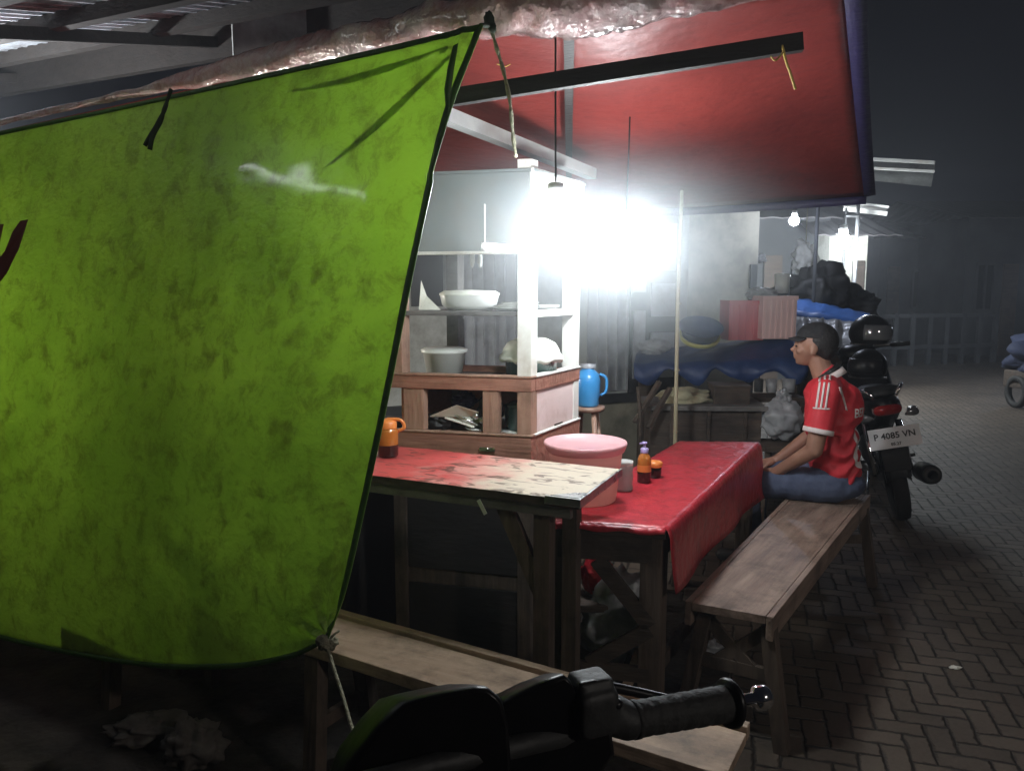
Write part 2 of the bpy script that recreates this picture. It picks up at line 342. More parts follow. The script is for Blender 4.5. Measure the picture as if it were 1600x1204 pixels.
# herringbone block paving
def paving():
    m = bpy.data.materials.new('block_paving'); m.use_nodes = True
    nt = m.node_tree; L = nt.links.new
    b = nt.nodes["Principled BSDF"]
    def math_(op, a, bb=None, c=None):
        n = _n(nt, "ShaderNodeMath", operation=op)
        for i, v in enumerate((a, bb, c)):
            if v is None: continue
            if isinstance(v, (int, float)): n.inputs[i].default_value = v
            else: L(v, n.inputs[i])
        return n.outputs[0]
    tc = _n(nt, "ShaderNodeTexCoord")
    mp = _n(nt, "ShaderNodeMapping"); mp.inputs['Rotation'].default_value = (0, 0, R(17)); mp.inputs['Scale'].default_value = (12.6, 12.6, 1)
    L(tc.outputs['Object'], mp.inputs[0])
    # wobble so that the rows are not ruler straight
    wn = _n(nt, "ShaderNodeTexNoise"); wn.inputs['Scale'].default_value = 0.8; wn.inputs['Detail'].default_value = 4
    L(mp.outputs[0], wn.inputs['Vector'])
    wv = _n(nt, "ShaderNodeVectorMath", operation='MULTIPLY_ADD'); wv.inputs[1].default_value = (0.28, 0.28, 0)
    L(wn.outputs['Color'], wv.inputs[0]); L(mp.outputs[0], wv.inputs[2])
    s = _n(nt, "ShaderNodeSeparateXYZ"); L(wv.outputs[0], s.inputs[0])
    x, y = s.outputs[0], s.outputs[1]
    ix, iy = math_('FLOOR', x), math_('FLOOR', y)
    fx, fy = math_('FRACT', x), math_('FRACT', y)
    k = math_('FLOORED_MODULO', math_('SUBTRACT', ix, iy), 4.0)
    def eq(v): return math_('COMPARE', k, float(v), 0.25)
    k0, k1, k2, k3 = eq(0), eq(1), eq(2), eq(3)
    dl = math_('ADD', fx, k1); dr = math_('ADD', math_('SUBTRACT', 1.0, fx), k0)
    db = math_('ADD', fy, k2); dt = math_('ADD', math_('SUBTRACT', 1.0, fy), k3)
    d = math_('MINIMUM', math_('MINIMUM', dl, dr), math_('MINIMUM', db, dt))
    nj = _n(nt, "ShaderNodeTexNoise"); nj.inputs['Scale'].default_value = 2.6; nj.inputs['Detail'].default_value = 6
    L(mp.outputs[0], nj.inputs['Vector'])
    wid = math_('MULTIPLY', math_('POWER', nj.outputs[0], 1.6), 0.30)
    joint = _n(nt, "ShaderNodeMapRange"); L(d, joint.inputs[0]); L(wid, joint.inputs['From Max'])
    joint.inputs['From Min'].default_value = 0.005
    cid = _n(nt, "ShaderNodeCombineXYZ")
    L(math_('SUBTRACT', ix, k1), cid.inputs[0]); L(math_('SUBTRACT', iy, k2), cid.inputs[1])
    wnz = _n(nt, "ShaderNodeTexWhiteNoise"); L(cid.outputs[0], wnz.inputs['Vector'])
    n1 = _n(nt, "ShaderNodeTexNoise"); n1.inputs['Scale'].default_value = 1.1; n1.inputs['Detail'].default_value = 8; n1.inputs['Roughness'].default_value = 0.7
    L(tc.outputs['Object'], n1.inputs['Vector'])
    n2 = _n(nt, "ShaderNodeTexNoise"); n2.inputs['Scale'].default_value = 60; n2.inputs['Detail'].default_value = 5
    L(tc.outputs['Object'], n2.inputs['Vector'])
    val = math_('ADD', math_('MULTIPLY', wnz.outputs[0], 0.22), math_('ADD', math_('MULTIPLY', n1.outputs[0], 0.70), math_('MULTIPLY', n2.outputs[0], 0.25)))
    cr = _n(nt, "ShaderNodeValToRGB")
    cr.color_ramp.elements[0].position = 0.30; cr.color_ramp.elements[1].position = 0.80
    cr.color_ramp.elements[0].color = (0.036, 0.027, 0.020, 1); cr.color_ramp.elements[1].color = (0.11, 0.084, 0.063, 1)
    L(val, cr.inputs[0])
    mx = _n(nt, "ShaderNodeMixRGB"); mx.inputs[1].default_value = (0.018, 0.0135, 0.010, 1)
    L(joint.outputs[0], mx.inputs[0]); L(cr.outputs[0], mx.inputs[2]); L(mx.outputs[0], b.inputs['Base Color'])
    hgt = math_('ADD', math_('MULTIPLY', joint.outputs[0], 1.0), math_('ADD', math_('MULTIPLY', wnz.outputs[0], 0.5), math_('MULTIPLY', n2.outputs[0], 0.25)))
    bp = _n(nt, "ShaderNodeBump"); bp.inputs['Strength'].default_value = 1.0; bp.inputs['Distance'].default_value = 0.011
    L(hgt, bp.inputs['Height']); L(bp.outputs[0], b.inputs['Normal'])
    b.inputs['Roughness'].default_value = 0.75
    return m
M['paving'] = paving()

# ------------------------------------------------------------------ mesh builder
class MB:
    def __init__(s):
        s.v = []; s.f = []; s.sm = []
    def add(s, verts, faces, smooth=False):
        o = len(s.v)
        s.v += [Vector(p) for p in verts]
        s.f += [tuple(i + o for i in f) for f in faces]
        s.sm += [smooth] * len(faces)
        return s
    def frame_box(s, c, ax, ay, az, size, bev=0.0):
        c = Vector(c); hx, hy, hz = [x / 2 for x in size]
        if bev <= 0 or bev * 2.2 > min(size):
            vs = [c + ax * (sx * hx) + ay * (sy * hy) + az * (sz * hz) for sz in (-1, 1) for sy in (-1, 1) for sx in (-1, 1)]
            fs = [(0, 2, 3, 1), (4, 5, 7, 6), (0, 1, 5, 4), (2, 6, 7, 3), (0, 4, 6, 2), (1, 3, 7, 5)]
            return s.add(vs, fs)
        bm = bmesh.new()
        bmesh.ops.create_cube(bm, size=1.0)
        for v in bm.verts:
            v.co = Vector((v.co.x * size[0], v.co.y * size[1], v.co.z * size[2]))
        bmesh.ops.bevel(bm, geom=bm.edges[:], offset=bev, segments=2, affect='EDGES', profile=0.6)
        bm.verts.ensure_lookup_table(); bm.verts.index_update()
        vs = [c + ax * v.co.x + ay * v.co.y + az * v.co.z for v in bm.verts]
        fs = [tuple(v.index for v in f.verts) for f in bm.faces]
        bm.free()
        return s.add(vs, fs)
    def box(s, c, size, yaw=0.0, bev=0.0):
        ax = Vector((math.cos(yaw), math.sin(yaw), 0)); ay = Vector((-math.sin(yaw), math.cos(yaw), 0))
        return s.frame_box(c, ax, ay, ZZ, size, bev)
    def beam(s, p0, p1, w, h, up=ZZ, bev=0.0):
        p0 = Vector(p0); p1 = Vector(p1)
        d = (p1 - p0); L = d.length; d.normalize()
        side = d.cross(up)
        if side.length < 1e-4: side = d.cross(Vector((1, 0, 0)))
        side.normalize(); u2 = side.cross(d).normalized()
        return s.frame_box((p0 + p1) / 2, d, side, u2, (L, w, h), bev)
    def tube(s, pts, r, n=8, cap=True, smooth=True):
        pts = [Vector(p) for p in pts]
        m = len(pts)
        rr = r if isinstance(r, (list, tuple)) else [r] * m
        vs = []; prev = None
        for i, p in enumerate(pts):
            t = (pts[min(i + 1, m - 1)] - pts[max(i - 1, 0)]).normalized()
            if prev is None:
                a = t.orthogonal().normalized()
            else:
                a = (prev - t * prev.dot(t))
                a = a.normalized() if a.length > 1e-6 else t.orthogonal().normalized()
            prev = a; b = t.cross(a)
            for k in range(n):
                q = 2 * PI * k / n
                vs.append(p + (a * math.cos(q) + b * math.sin(q)) * rr[i])
        fs = []
        for i in range(m - 1):
            for k in range(n):
                k2 = (k + 1) % n
                fs.append((i * n + k, i * n + k2, (i + 1) * n + k2, (i + 1) * n + k))
        if cap:
            fs.append(tuple(range(n - 1, -1, -1))); fs.append(tuple((m - 1) * n + k for k in range(n)))
        return s.add(vs, fs, smooth)
    def lathe(s, prof, c, n=28, axis=ZZ, sx=1.0, sy=1.0, xdir=None, smooth=True, cap=False):
        axis = Vector(axis).normalized()
        a = Vector(xdir) if xdir is not None else (Vector((1, 0, 0)) if abs(axis.x) < 0.9 else Vector((0, 1, 0)))
        a = (a - axis * a.dot(axis)).normalized(); b = axis.cross(a)
        c = Vector(c); vs = []
        for r, z in prof:
            for k in range(n):
                q = 2 * PI * k / n
                vs.append(c + axis * z + a * (math.cos(q) * r * sx) + b * (math.sin(q) * r * sy))
        fs = []
        for i in range(len(prof) - 1):
            for k in range(n):
                k2 = (k + 1) % n
                fs.append((i * n + k, i * n + k2, (i + 1) * n + k2, (i + 1) * n + k))
        if cap:
            fs.append(tuple(range(n - 1, -1, -1))); fs.append(tuple((len(prof) - 1) * n + k for k in range(n)))
        return s.add(vs, fs, smooth)
    def ball(s, c, r, n=16, m=10, jit=0.0, seed=0, rot=None):
        if not isinstance(r, (tuple, list)): r = (r, r, r)
        vs = []; c = Vector(c)
        if jit >= .2 and max(r) > .03: n = max(n, 44); m = max(m, 30)
        for i in range(m + 1):
            th = PI * i / m
            for k in range(n):
                q = 2 * PI * k / n
                p = Vector((math.sin(th) * math.cos(q), math.sin(th) * math.sin(q), math.cos(th)))
                f = 1.0 + (jit * mnoise.noise(p * 2.3 + Vector((seed * 7.1, 0, 0))) + jit * 0.35 * mnoise.noise(p * 5 + Vector((0, seed * 3.3, 0))) - jit * .45 * abs(mnoise.noise(p * 3.4 + Vector((0, 0, seed * 5.1)))) + jit * .22 * abs(mnoise.noise(p * 9 + Vector((seed, 0, 0)))) if jit else 0)
                p = Vector((p.x * r[0], p.y * r[1], p.z * r[2])) * f
                if rot is not None: p = rot @ p
                vs.append(c + p)
        fs = []
        for i in range(m):
            for k in range(n):
                k2 = (k + 1) % n
                if i == 0: fs.append((k, (i + 1) * n + k, (i + 1) * n + k2))
                elif i == m - 1: fs.append((i * n + k, (i + 1) * n + k, i * n + k2))
                else: fs.append((i * n + k, (i + 1) * n + k, (i + 1) * n + k2, i * n + k2))
        return s.add(vs, fs, True)
    def grid(s, P, smooth=True):
        """P[i][j] points"""
        ni, nj = len(P), len(P[0])
        vs = [p for row in P for p in row]
        fs = [(i * nj + j, i * nj + j + 1, (i + 1) * nj + j + 1, (i + 1) * nj + j) for i in range(ni - 1) for j in range(nj - 1)]
        return s.add(vs, fs, smooth)
    def poly(s, pts, thick, nrm):
        pts = [Vector(p) for p in pts]; n = len(pts); nrm = Vector(nrm).normalized() * thick
        vs = pts + [p + nrm for p in pts]
        fs = [tuple(range(n - 1, -1, -1)), tuple(range(n, 2 * n))] + [(i, (i + 1) % n, n + (i + 1) % n, n + i) for i in range(n)]
        return s.add(vs, fs)
    def bmesh_obj(s):
        me = bpy.data.meshes.new('m')
        me.from_pydata([tuple(v) for v in s.v], [], s.f)
        return me
    def build(s, name, material, parent=None, loc=None, solid=0.0):
        off = Vector((0, 0, 0))
        if parent is not None:
            q = parent
            while q is not None:
                off += Vector(q.location); q = q.parent
        elif loc is not None:
            off = Vector(loc)
        me = bpy.data.meshes.new(name)
        me.from_pydata([tuple(v - off) for v in s.v], [], s.f)
        me.update()
        me.polygons.foreach_set('use_smooth', s.sm)
        bm = bmesh.new(); bm.from_mesh(me)
        bmesh.ops.remove_doubles(bm, verts=bm.verts, dist=1e-5)
        bmesh.ops.recalc_face_normals(bm, faces=bm.faces)
        bm.to_mesh(me); bm.free()
        me.materials.append(M[material] if isinstance(material, str) else material)
        o = bpy.data.objects.new(name, me)
        COL.objects.link(o)
        if parent is not None: o.parent = parent
        elif loc is not None: o.location = off
        if solid:
            md = o.modifiers.new('s', 'SOLIDIFY'); md.thickness = solid; md.offset = 0
        return o

def tag(o, label, cat, group=None):
    o['label'] = label; o['category'] = cat
    if group: o['group'] = group
    return o
def thing(name, label, cat, loc=(0, 0, 0), group=None):
    o = bpy.data.objects.new(name, None); COL.objects.link(o)
    o.location = loc; o.empty_display_size = 0.1
    return tag(o, label, cat, group)
def struct(o):
    o['kind'] = 'structure'; return o
def copy_thing(root, loc, rz=None, label=None):
    r = root.copy(); COL.objects.link(r); r.location = loc
    if rz is not None: r.rotation_euler = (0, 0, rz)
    if label: r['label'] = label
    for ch in list(root.children):
        c = ch.copy(); COL.objects.link(c); c.parent = r
        for g in list(ch.children):
            d = g.copy(); COL.objects.link(d); d.parent = c
    return r
def lerp(a, b, t): return a + (b - a) * t
def smooth_poly(pts, n):
    """Catmull-Rom through pts, n samples"""
    P = [Vector(p) for p in pts]
    P = [P[0] * 2 - P[1]] + P + [P[-1] * 2 - P[-2]]
    m = len(P) - 3; out = []
    for i in range(n):
        u = i / (n - 1) * m; k = min(int(u), m - 1); t = u - k
        a, b, c, d = P[k], P[k + 1], P[k + 2], P[k + 3]
        out.append(0.5 * ((2 * b) + (c - a) * t + (2 * a - 5 * b + 4 * c - d) * t * t + (3 * b - a - 3 * c + d) * t ** 3))
    return out
def coons(top, bottom, left, right):
    n = len(top); m = len(left); G = []
    for i in range(m):
        v = i / (m - 1); row = []
        for j in range(n):
            u = j / (n - 1)
            p = lerp(top[j], bottom[j], v) + lerp(left[i], right[i], u) - (
                lerp(lerp(top[0], top[-1], u), lerp(bottom[0], bottom[-1], u), v))
            row.append(p)
        G.append(row)
    return G
def remeshed(mb, voxel, smooth_it=4, disp=None):
    """one continuous closed surface out of overlapping blobs"""
    me = mb.bmesh_obj()
    o = bpy.data.objects.new('tmp', me); COL.objects.link(o)
    md = o.modifiers.new('r', 'REMESH'); md.mode = 'VOXEL'; md.voxel_size = voxel
    s = o.modifiers.new('s', 'SMOOTH'); s.iterations = smooth_it; s.factor = 0.5
    dg = bpy.context.evaluated_depsgraph_get()
    ev = o.evaluated_get(dg).to_mesh()
    out = MB()
    vs = [v.co.copy() for v in ev.vertices]
    if disp: vs = [disp(v) for v in vs]
    out.add(vs, [tuple(p.vertices) for p in ev.polygons], True)
    o.evaluated_get(dg).to_mesh_clear()
    bpy.data.objects.remove(o); bpy.data.meshes.remove(me)
    return out
def capsule(mb, p0, p1, r0, r1, n=14, flat=1.0, flatdir=None):
    p0 = Vector(p0); p1 = Vector(p1); d = (p1 - p0); L = d.length; d.normalize()
    prof = []
    for i in range(6):
        q = PI / 2 * (i / 5); prof.append((max(1e-4, r0 * math.sin(q)), -r0 * math.cos(q)))
    for i in range(6):
        q = PI / 2 * (i / 5); prof.append((max(1e-4, r1 * math.cos(q)), L + r1 * math.sin(q)))
    mb.lathe(prof, p0, n=n, axis=d, sy=flat, xdir=flatdir, cap=True)

# ------------------------------------------------------------------ ground
g = MB()
N = 40
g.grid([[Vector((-60 + 120 * j / N, -20 + 84 * i / N, 0)) for j in range(N + 1)] for i in range(N + 1)], smooth=False)
struct(g.build('ground', 'paving'))
# dark patch painting shade onto the ground under the stall and in front of it on the left
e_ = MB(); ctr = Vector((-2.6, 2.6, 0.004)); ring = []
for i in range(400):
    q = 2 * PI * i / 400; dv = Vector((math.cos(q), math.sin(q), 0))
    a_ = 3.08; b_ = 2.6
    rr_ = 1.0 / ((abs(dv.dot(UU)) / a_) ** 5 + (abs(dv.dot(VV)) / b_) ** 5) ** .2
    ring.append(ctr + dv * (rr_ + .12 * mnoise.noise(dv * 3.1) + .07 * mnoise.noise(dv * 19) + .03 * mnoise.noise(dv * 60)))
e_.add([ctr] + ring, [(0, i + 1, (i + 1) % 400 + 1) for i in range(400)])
M['shade_patch'] = mat('shaded_ground', (0.016, 0.014, 0.012), 0.95, col2=(0.040, 0.033, 0.028), nscale=7, bump=1.0, bscale=30, spec=0.2)
struct(e_.build('shade_patch', 'shade_patch'))

# ------------------------------------------------------------------ eave roof of the neighbouring building (top left)
RS = (VV + ZZ * 0.24)
RP = Vector((-1.89, 5.6, 3.24))
rn = UU.cross(RS).normalized()
roof = thing('eave_roof', 'dark corrugated metal eave roof above the green tarpaulin, with black beams under it', 'roof', tuple(RP))
c = MB()
t0, t1, s0, s1 = -6.5, 1.85, -3.9, 0.1
nt_, per = 34, 6
cols = []
k = 0
tt = t0
while tt <= t1:
    ph = (k % per) / per
    z = [0.0, 0.0, 0.030, 0.034, 0.034, 0.030][k % per]
    cols.append((tt, z)); tt += 0.018; k += 1
c.grid([[RP + UU * a + RS * b + ZZ * (z + 0.06) for a, z in cols] for b in (s0, s0 * .66, s0 * .33, s1)], smooth=False)
c.build('corrugated_sheet', 'corr', roof, solid=0.002)
m = MB(); m.beam(RP + UU * t0 + ZZ * -0.03, RP + UU * (t1 + .02) + ZZ * -0.03, 0.06, 0.26)
m.build('fascia_beam', 'beam', roof)
for b in (-0.55, -1.25, -1.95, -2.7, -3.4):
    m = MB(); m.beam(RP + UU * t0 + RS * b + ZZ * .015, RP + UU * t1 + RS * b + ZZ * .015, 0.06, 0.085)
    m.build('purlin', 'beam', roof)
for a in (-4.6, -2.4, -0.2, 1.8):
    m = MB(); m.beam(RP + UU * a + RS * s0 + ZZ * -.045, RP + UU * a + RS * s1 + ZZ * -.045, 0.05, 0.07, up=RS.cross(UU))
    m.build('rafter', 'beam', roof)

# ------------------------------------------------------------------ red awning
aw = thing('awning', 'red tarpaulin awning stretched over the food stall, purple edge and shiny rolled front', 'awning', (0.9, 3.2, 0))
Ltop = [at_d(-260, 262, 4.2), at_d(0, 205, 3.7), at_d(250, 150, 3.2), at_d(500, 95, 2.75), at_d(760, 42, 2.30), at_d(1000, 22, 2.19), at_d(1325, -25, 2.10)]
A_top = smooth_poly(Ltop, 61)
A_right = smooth_poly([at_d(1325, -25, 2.10), at_d(1334, 90, 2.75), at_d(1344, 205, 3.5), at_d(1354, 306, 4.28)], 33)
bR = A_right[-1]
A_bot = smooth_poly([bR + UU * -4.6 + ZZ * 0.02, bR + UU * -3.2 + ZZ * .03, bR + UU * -2 + ZZ * 0.0, bR + UU * -1 - ZZ * .02, bR], 61)
A_left = [lerp(A_top[0], A_bot[0], i / 32) for i in range(33)]
G = coons(A_top, A_bot, A_left, A_right)
for i in range(33):
    for j in range(61):
        v = i / 32; u = j / 60
        p = G[i][j]
        e = math.sin(PI * v) * min(1, math.sin(PI * u) * 2)
        sag = -0.03 * e + 0.020 * mnoise.noise(Vector((u * 9, v * 5, 1.0))) * min(1, e * 2) + 0.006 * abs(mnoise.noise(Vector((u * 22 + v * 9, v * 14, 6.0)))) * min(1, e * 2) + .02 * e * math.sin(u * 15)
        # pull creases toward the far right corner
        du, dv = 1 - u, 1 - v
        phi = math.atan2(dv, du * 2.2 + 1e-4); rr = math.hypot(du * 2.2, dv)
        sag += 0.010 * math.sin(phi * 11) * math.exp(-rr * 2.2) * min(1, rr * 8) * min(1, du * 14)
        G[i][j] = p + ZZ * sag
m = MB(); m.grid(G); m.build('canopy_sheet', 'red_awning', aw, solid=0.0015)
AW = BVHTree.FromPolygons([tuple(p) for r_ in G for p in r_], [(i * 61 + j, i * 61 + j + 1, (i + 1) * 61 + j + 1, (i + 1) * 61 + j) for i in range(32) for j in range(60)])
def under(px, py, drop=.04):
    h = AW.ray_cast(Vector((0, 0, CAM_H)), ray(px, py).normalized(), 12)
    q = h[0] if h[0] is not None else at_d(px, py, 2.7)
    return q - ray(px, py).normalized() * drop
# rolled shiny front
P = []
for i in range(15):
    q = i / 14; row = []
    for j in range(241):
        u = j / 240
        k = min(59, int(u * 60)); tt = u * 60 - k
        b = lerp(A_top[k], A_top[k + 1], tt)
        sm_u = min(1, max(0, (u - .22) / .40)); sm_u = sm_u * sm_u * (3 - 2 * sm_u)
        rad = 0.012 + 0.052 * sm_u + 0.012 * sm_u * math.sin(u * 17 + 1) + 0.012 * mnoise.noise(Vector((u * 30, q * 3, 0)))
        ang = -PI * 0.30 + q * PI * 1.45
        nz = 0.010 * mnoise.noise(Vector((u * 46, q * 6, 3.0))) + 0.005 * mnoise.noise(Vector((u * 130, q * 9, 5.0)))
        fad = 1.0 if u < .80 else max(0.15, 1 - (u - .80) * 4.5)
        nz *= .3 + 1.2 * sm_u
        row.append(b + (VV * math.sin(ang) * -1 + ZZ * (math.cos(ang))) * ((rad + nz) * fad) + ZZ * .035 * fad)
    P.append(row)
m = MB(); m.grid(P); m.build('rolled_edge', 'sheen_roll', aw, solid=0.001)
# purple bindings
m = MB()
P = []
for p in A_right: P.append([p - UU * 0.012 - ZZ * .004, p + UU * 0.045 + ZZ * .003])
m.grid(P)
m.build('side_binding', 'purple', aw, solid=0.004)
m = MB(); m.grid([[p - ZZ * 0.045 for p in A_bot], [p + ZZ * .002 for p in A_bot]])
m.build('back_binding', 'purple', aw, solid=0.003)
# timbers carrying the awning, and one black bar as painted shadow
m = MB(); m.beam(at_d(560, 176, 2.35), at_d(1254, 66, 2.12), 0.028, 0.045); m.build('cross_beam', 'awn_beam', aw)
m = MB(); m.beam(under(889, 38, .05), under(889, 285, .05), 0.03, 0.025); m.build('rafter', 'awn_beam', aw)  # black bar standing in for a beam's shadow on the cloth
m = MB(); m.beam(at_d(684, 176, 2.5), at_d(925, 272, 3.55), 0.045, 0.045); m.build('pale_batten', 'pale_beam', aw)
m = MB(); m.tube(smooth_poly([at_d(1222, 70, 2.12), at_d(1228, 95, 2.10), at_d(1236, 118, 2.10), at_d(1243, 140, 2.10)], 12), 0.0035, 6)
m.tube(smooth_poly([at_d(1225, 80, 2.10), at_d(1212, 95, 2.10), at_d(1204, 88, 2.1)], 8), 0.0025, 6)
m.build('tie_cord', 'rope_yellow', aw)
m = MB(); m.tube(smooth_poly([at_d(806, 66, 2.6), at_d(803, 95, 2.62), at_d(818, 92, 2.62), at_d(834, 76, 2.62)], 12), 0.0022, 6)
m.tube(smooth_poly([at_d(803, 96, 2.6), at_d(790, 104, 2.62), at_d(776, 100, 2.62)], 12), 0.0018, 6)
m.build('tie_cord', 'rope_yellow', aw)

# knot and rope from the stall corner
t = thing('hanging_rope', 'thin knotted rope hanging from the awning corner beside the green tarpaulin down to the lamp', 'rope', tuple(at_d(765, 40, 2.0)))
m = MB(); m.ball(at_d(764, 32, 2.02), (0.013, 0.012, 0.022), jit=.3, seed=2); m.ball(at_d(770, 44, 2.02), (.010, .010, .012), jit=.3, seed=4)
m.tube(smooth_poly([at_d(764, 40, 2.02), at_d(752, 40, 1.95), at_d(748, 44, 1.92)], 6), 0.006, 6)
m.build('knot', 'rope_dark', t)
rp = smooth_poly([at_d(768, 45, 2.03), at_d(776, 75, 2.05), at_d(787, 112, 2.08), at_d(797, 160, 2.1), at_d(801, 205, 2.15), at_d(806, 245, 2.2)], 30)
m = MB(); m.tube(rp, [0.0052 + .0012 * math.sin(i * 1.3) for i in range(30)], 7)
m.build('cord', 'rope', t)

# ------------------------------------------------------------------ green tarpaulin curtain
TR = at_d(755, 41, 1.90); BR_ = at_d(514, 998, 1.74)
g_top = smooth_poly([TR, at_d(600, 78, 2.05), at_d(400, 122, 2.35), at_d(200, 166, 2.66), at_d(0, 208, 2.98), at_d(-260, 262, 3.4)], 121)
g_right = smooth_poly([TR, at_d(700, 192, 1.885), at_d(652, 400, 1.87), at_d(612, 600, 1.84), at_d(572, 790, 1.80), at_d(541, 925, 1.76), BR_], 91)
g_bot = smooth_poly([BR_, at_d(450, 1026, 1.85), at_d(345, 1041, 2.02), at_d(200, 1034, 2.30), at_d(0, 994, 2.66), at_d(-260, 920, 3.15)], 121)
g_left = smooth_poly([g_top[-1], lerp(g_top[-1], g_bot[-1], .5) + VV * .05, g_bot[-1]], 91)
G = coons(g_top, g_bot, g_right, g_left)
tn = Vector((-0.50, -0.86, 0.0)).normalized()
def tarp_off(u, v):
    e = min(1, u * 10) * min(1, v * 12) * min(1, (1 - v) * 9)
    d = 0.0
    # fan of tension folds running down-left from the tied top corner
    phi = math.atan2(v * 1.15, u * 1.25 + 1e-5); rr = math.hypot(u * 1.25, v * 1.15)
    fan = max(0.0, 1 - abs(phi - 0.36) / 0.42)
    d += (0.011 * math.sin(phi * 26 + 0.6) + 0.005 * math.sin(phi * 41)) * fan * min(1, rr * 6.0) * math.exp(-max(0, rr - .12) * 9)
    # creases at the bottom corner
    phi2 = math.atan2((1 - v) * 1.15, u * 1.25 + 1e-5); r2 = math.hypot(u * 1.25, (1 - v) * 1.15)
    d += (0.014 * math.sin(phi2 * 17) + .006 * math.sin(phi2 * 31)) * min(1, r2 * 9) * math.exp(-r2 * 6.0)
    # broad billow and small crumples
    d += 0.05 * math.sin(PI * min(1, v)) * math.sin(PI * min(1, u * 1.1))
    d += (0.009 * mnoise.noise(Vector((u * 5, v * 4, 0))) + 0.0025 * mnoise.noise(Vector((u * 13 + v * 6, v * 15 - u * 5, 2)))
          + (0.0006 + 0.002 * max(0, u - .28) + .0015 * v) * mnoise.noise(Vector((u * 26 + v * 34, v * 52, 4)))) * e
    # doubled strip by the right edge near the top
    if v < 0.24:
        d += 0.010 * math.exp(-((u - 0.035 * (1 - v / .26)) / 0.008) ** 2)
    return d
for i in range(91):
    for j in range(121):
        u = j / 120; v = i / 90
        G[i][j] = G[i][j] + tn * tarp_off(u, v)
tarp = thing('tarp_curtain', 'large stained lime green tarpaulin curtain tied in front of the stall on the left', 'tarpaulin', tuple(TR))
m = MB(); m.grid(G); m.build('sheet', 'green_tarp', tarp, solid=0.001)
def hem(name, idx, wdt, inward):
    m = MB(); P = []
    for (p, q) in idx:
        dirn = (q - p).normalized()
        P.append([p - dirn * .004 - tn * -.003 + tn * .004, p + dirn * wdt + tn * .004])
    m.grid(P); m.build(name, 'green_dark', tarp, solid=0.003)
hem('hem', [(G[0][j], G[3][j]) for j in range(121)], 0.010, 0)
hem('hem', [(G[i][0], G[i][2]) for i in range(91)], 0.016, 0)
hem('hem', [(G[90][j], G[87][j]) for j in range(121)], 0.010, 0)
# doubled layers lying behind the sheet: they show as darker bands where the lamp shines through
def band(pts, w0, w1):
    m = MB(); P = []
    sp = smooth_poly([Vector((x, y, 0)) for x, y in pts], 16)
    for i, q in enumerate(sp):
        dq = (sp[min(i + 1, 15)] - sp[max(i - 1, 0)]).normalized(); nn_ = Vector((-dq.y, dq.x, 0)); ww = lerp(w0, w1, i / 15) * min(1, (15.2 - i) / 7)
        row = []
        for k_ in (-1, 1):
            c_ = q + nn_ * ww * k_ / 2
            h_ = TARP_BVH.ray_cast(Vector((0, 0, CAM_H)), ray(c_.x, c_.y).normalized(), 10)[0]
            row.append((h_ if h_ is not None else at_d(c_.x, c_.y, 2.2)) - tn * .006)
        P.append(row)
    m.grid(P); m.build('fold', 'green_fold', tarp, solid=.001)
vs = [p for row in G for p in row]; nj = 121
TARP_BVH = BVHTree.FromPolygons([tuple(p) for p in vs], [(i * nj + j, i * nj + j + 1, (i + 1) * nj + j + 1, (i + 1) * nj + j) for i in range(90) for j in range(120)])
band([(702, 90), (640, 150), (570, 215), (500, 270)], 6, 16)
band([(700, 76), (620, 104), (540, 128), (450, 146)], 5, 18)
# doubled flap near the top right
m = MB()
fl = [(at_d(716, 68, 1.885), at_d(708, 72, 1.885)), (at_d(709, 110, 1.875), at_d(699, 110, 1.875)), (at_d(704, 150, 1.87), at_d(694, 140, 1.87)), (at_d(700, 178, 1.87), at_d(697, 172, 1.87))]
m.grid([list(a) for a in fl]); m.build('fold', 'green_dark', tarp, solid=.003)
m = MB(); ks = at_d(510, 1003, 1.74)
m.ball(ks, (.022, .016, .02), jit=.5, seed=5); m.ball(ks + Vector((.015, 0, .002)), (.014, .012, .012), jit=.5, seed=8)
m.tube(smooth_poly([ks, ks + Vector((.02, -.005, .022)), ks + Vector((.032, 0, .03))], 6), .003, 5)
m.build('knot', 'rope', tarp)
m = MB()
cs = smooth_poly([at_d(267, 140, 2.50), at_d(258, 168, 2.47), at_d(247, 195, 2.45), at_d(226, 228, 2.44)], 14)
m.tube(cs, [.006, .006, .005, .005, .007, .007, .006, .008, .009, .009, .009, .009, .008, .006], 7)
m.tube(smooth_poly([cs[9], at_d(238, 215, 2.44), at_d(234, 234, 2.44)], 6), .007, 7)
m.build('tie_cord', 'rope_dark', tarp)
def on_tarp(px, py, lift=.005):
    """point of the sheet seen at this photo position"""
    o = Vector((0, 0, CAM_H)); r = ray(px, py).normalized()
    h = TARP_BVH.ray_cast(o, r, 10)
    return h[0] - r * lift
vs = [p for row in G for p in row]; nj = 121
TARP_BVH = BVHTree.FromPolygons([tuple(p) for p in vs], [(i * nj + j, i * nj + j + 1, (i + 1) * nj + j + 1, (i + 1) * nj + j) for i in range(90) for j in range(120)])
for pts in ([(32, 345), (44, 343), (30, 388), (10, 428), (-12, 455), (-12, 418), (8, 392), (20, 362)], [(0, 350), (6, 350), (0, 378), (-14, 392), (-14, 362)]):
    m = MB(); m.poly([on_tarp(a, b) for a, b in pts], .001, tn); m.build('lettering', 'letter', tarp)

# thin rope hanging from the bottom corner knot
m = MB(); m.tube(smooth_poly([at_d(511, 1008, 1.735), at_d(522, 1045, 1.70), at_d(535, 1085, 1.66), at_d(545, 1120, 1.62), at_d(555, 1160, 1.58), at_d(560, 1230, 1.55)], 30), .0042, 7)
tag(m.build('guy_rope', 'rope', loc=at_d(555, 1160, 1.58)), 'pale guy rope running down from the lower corner of the green tarpaulin', 'rope')

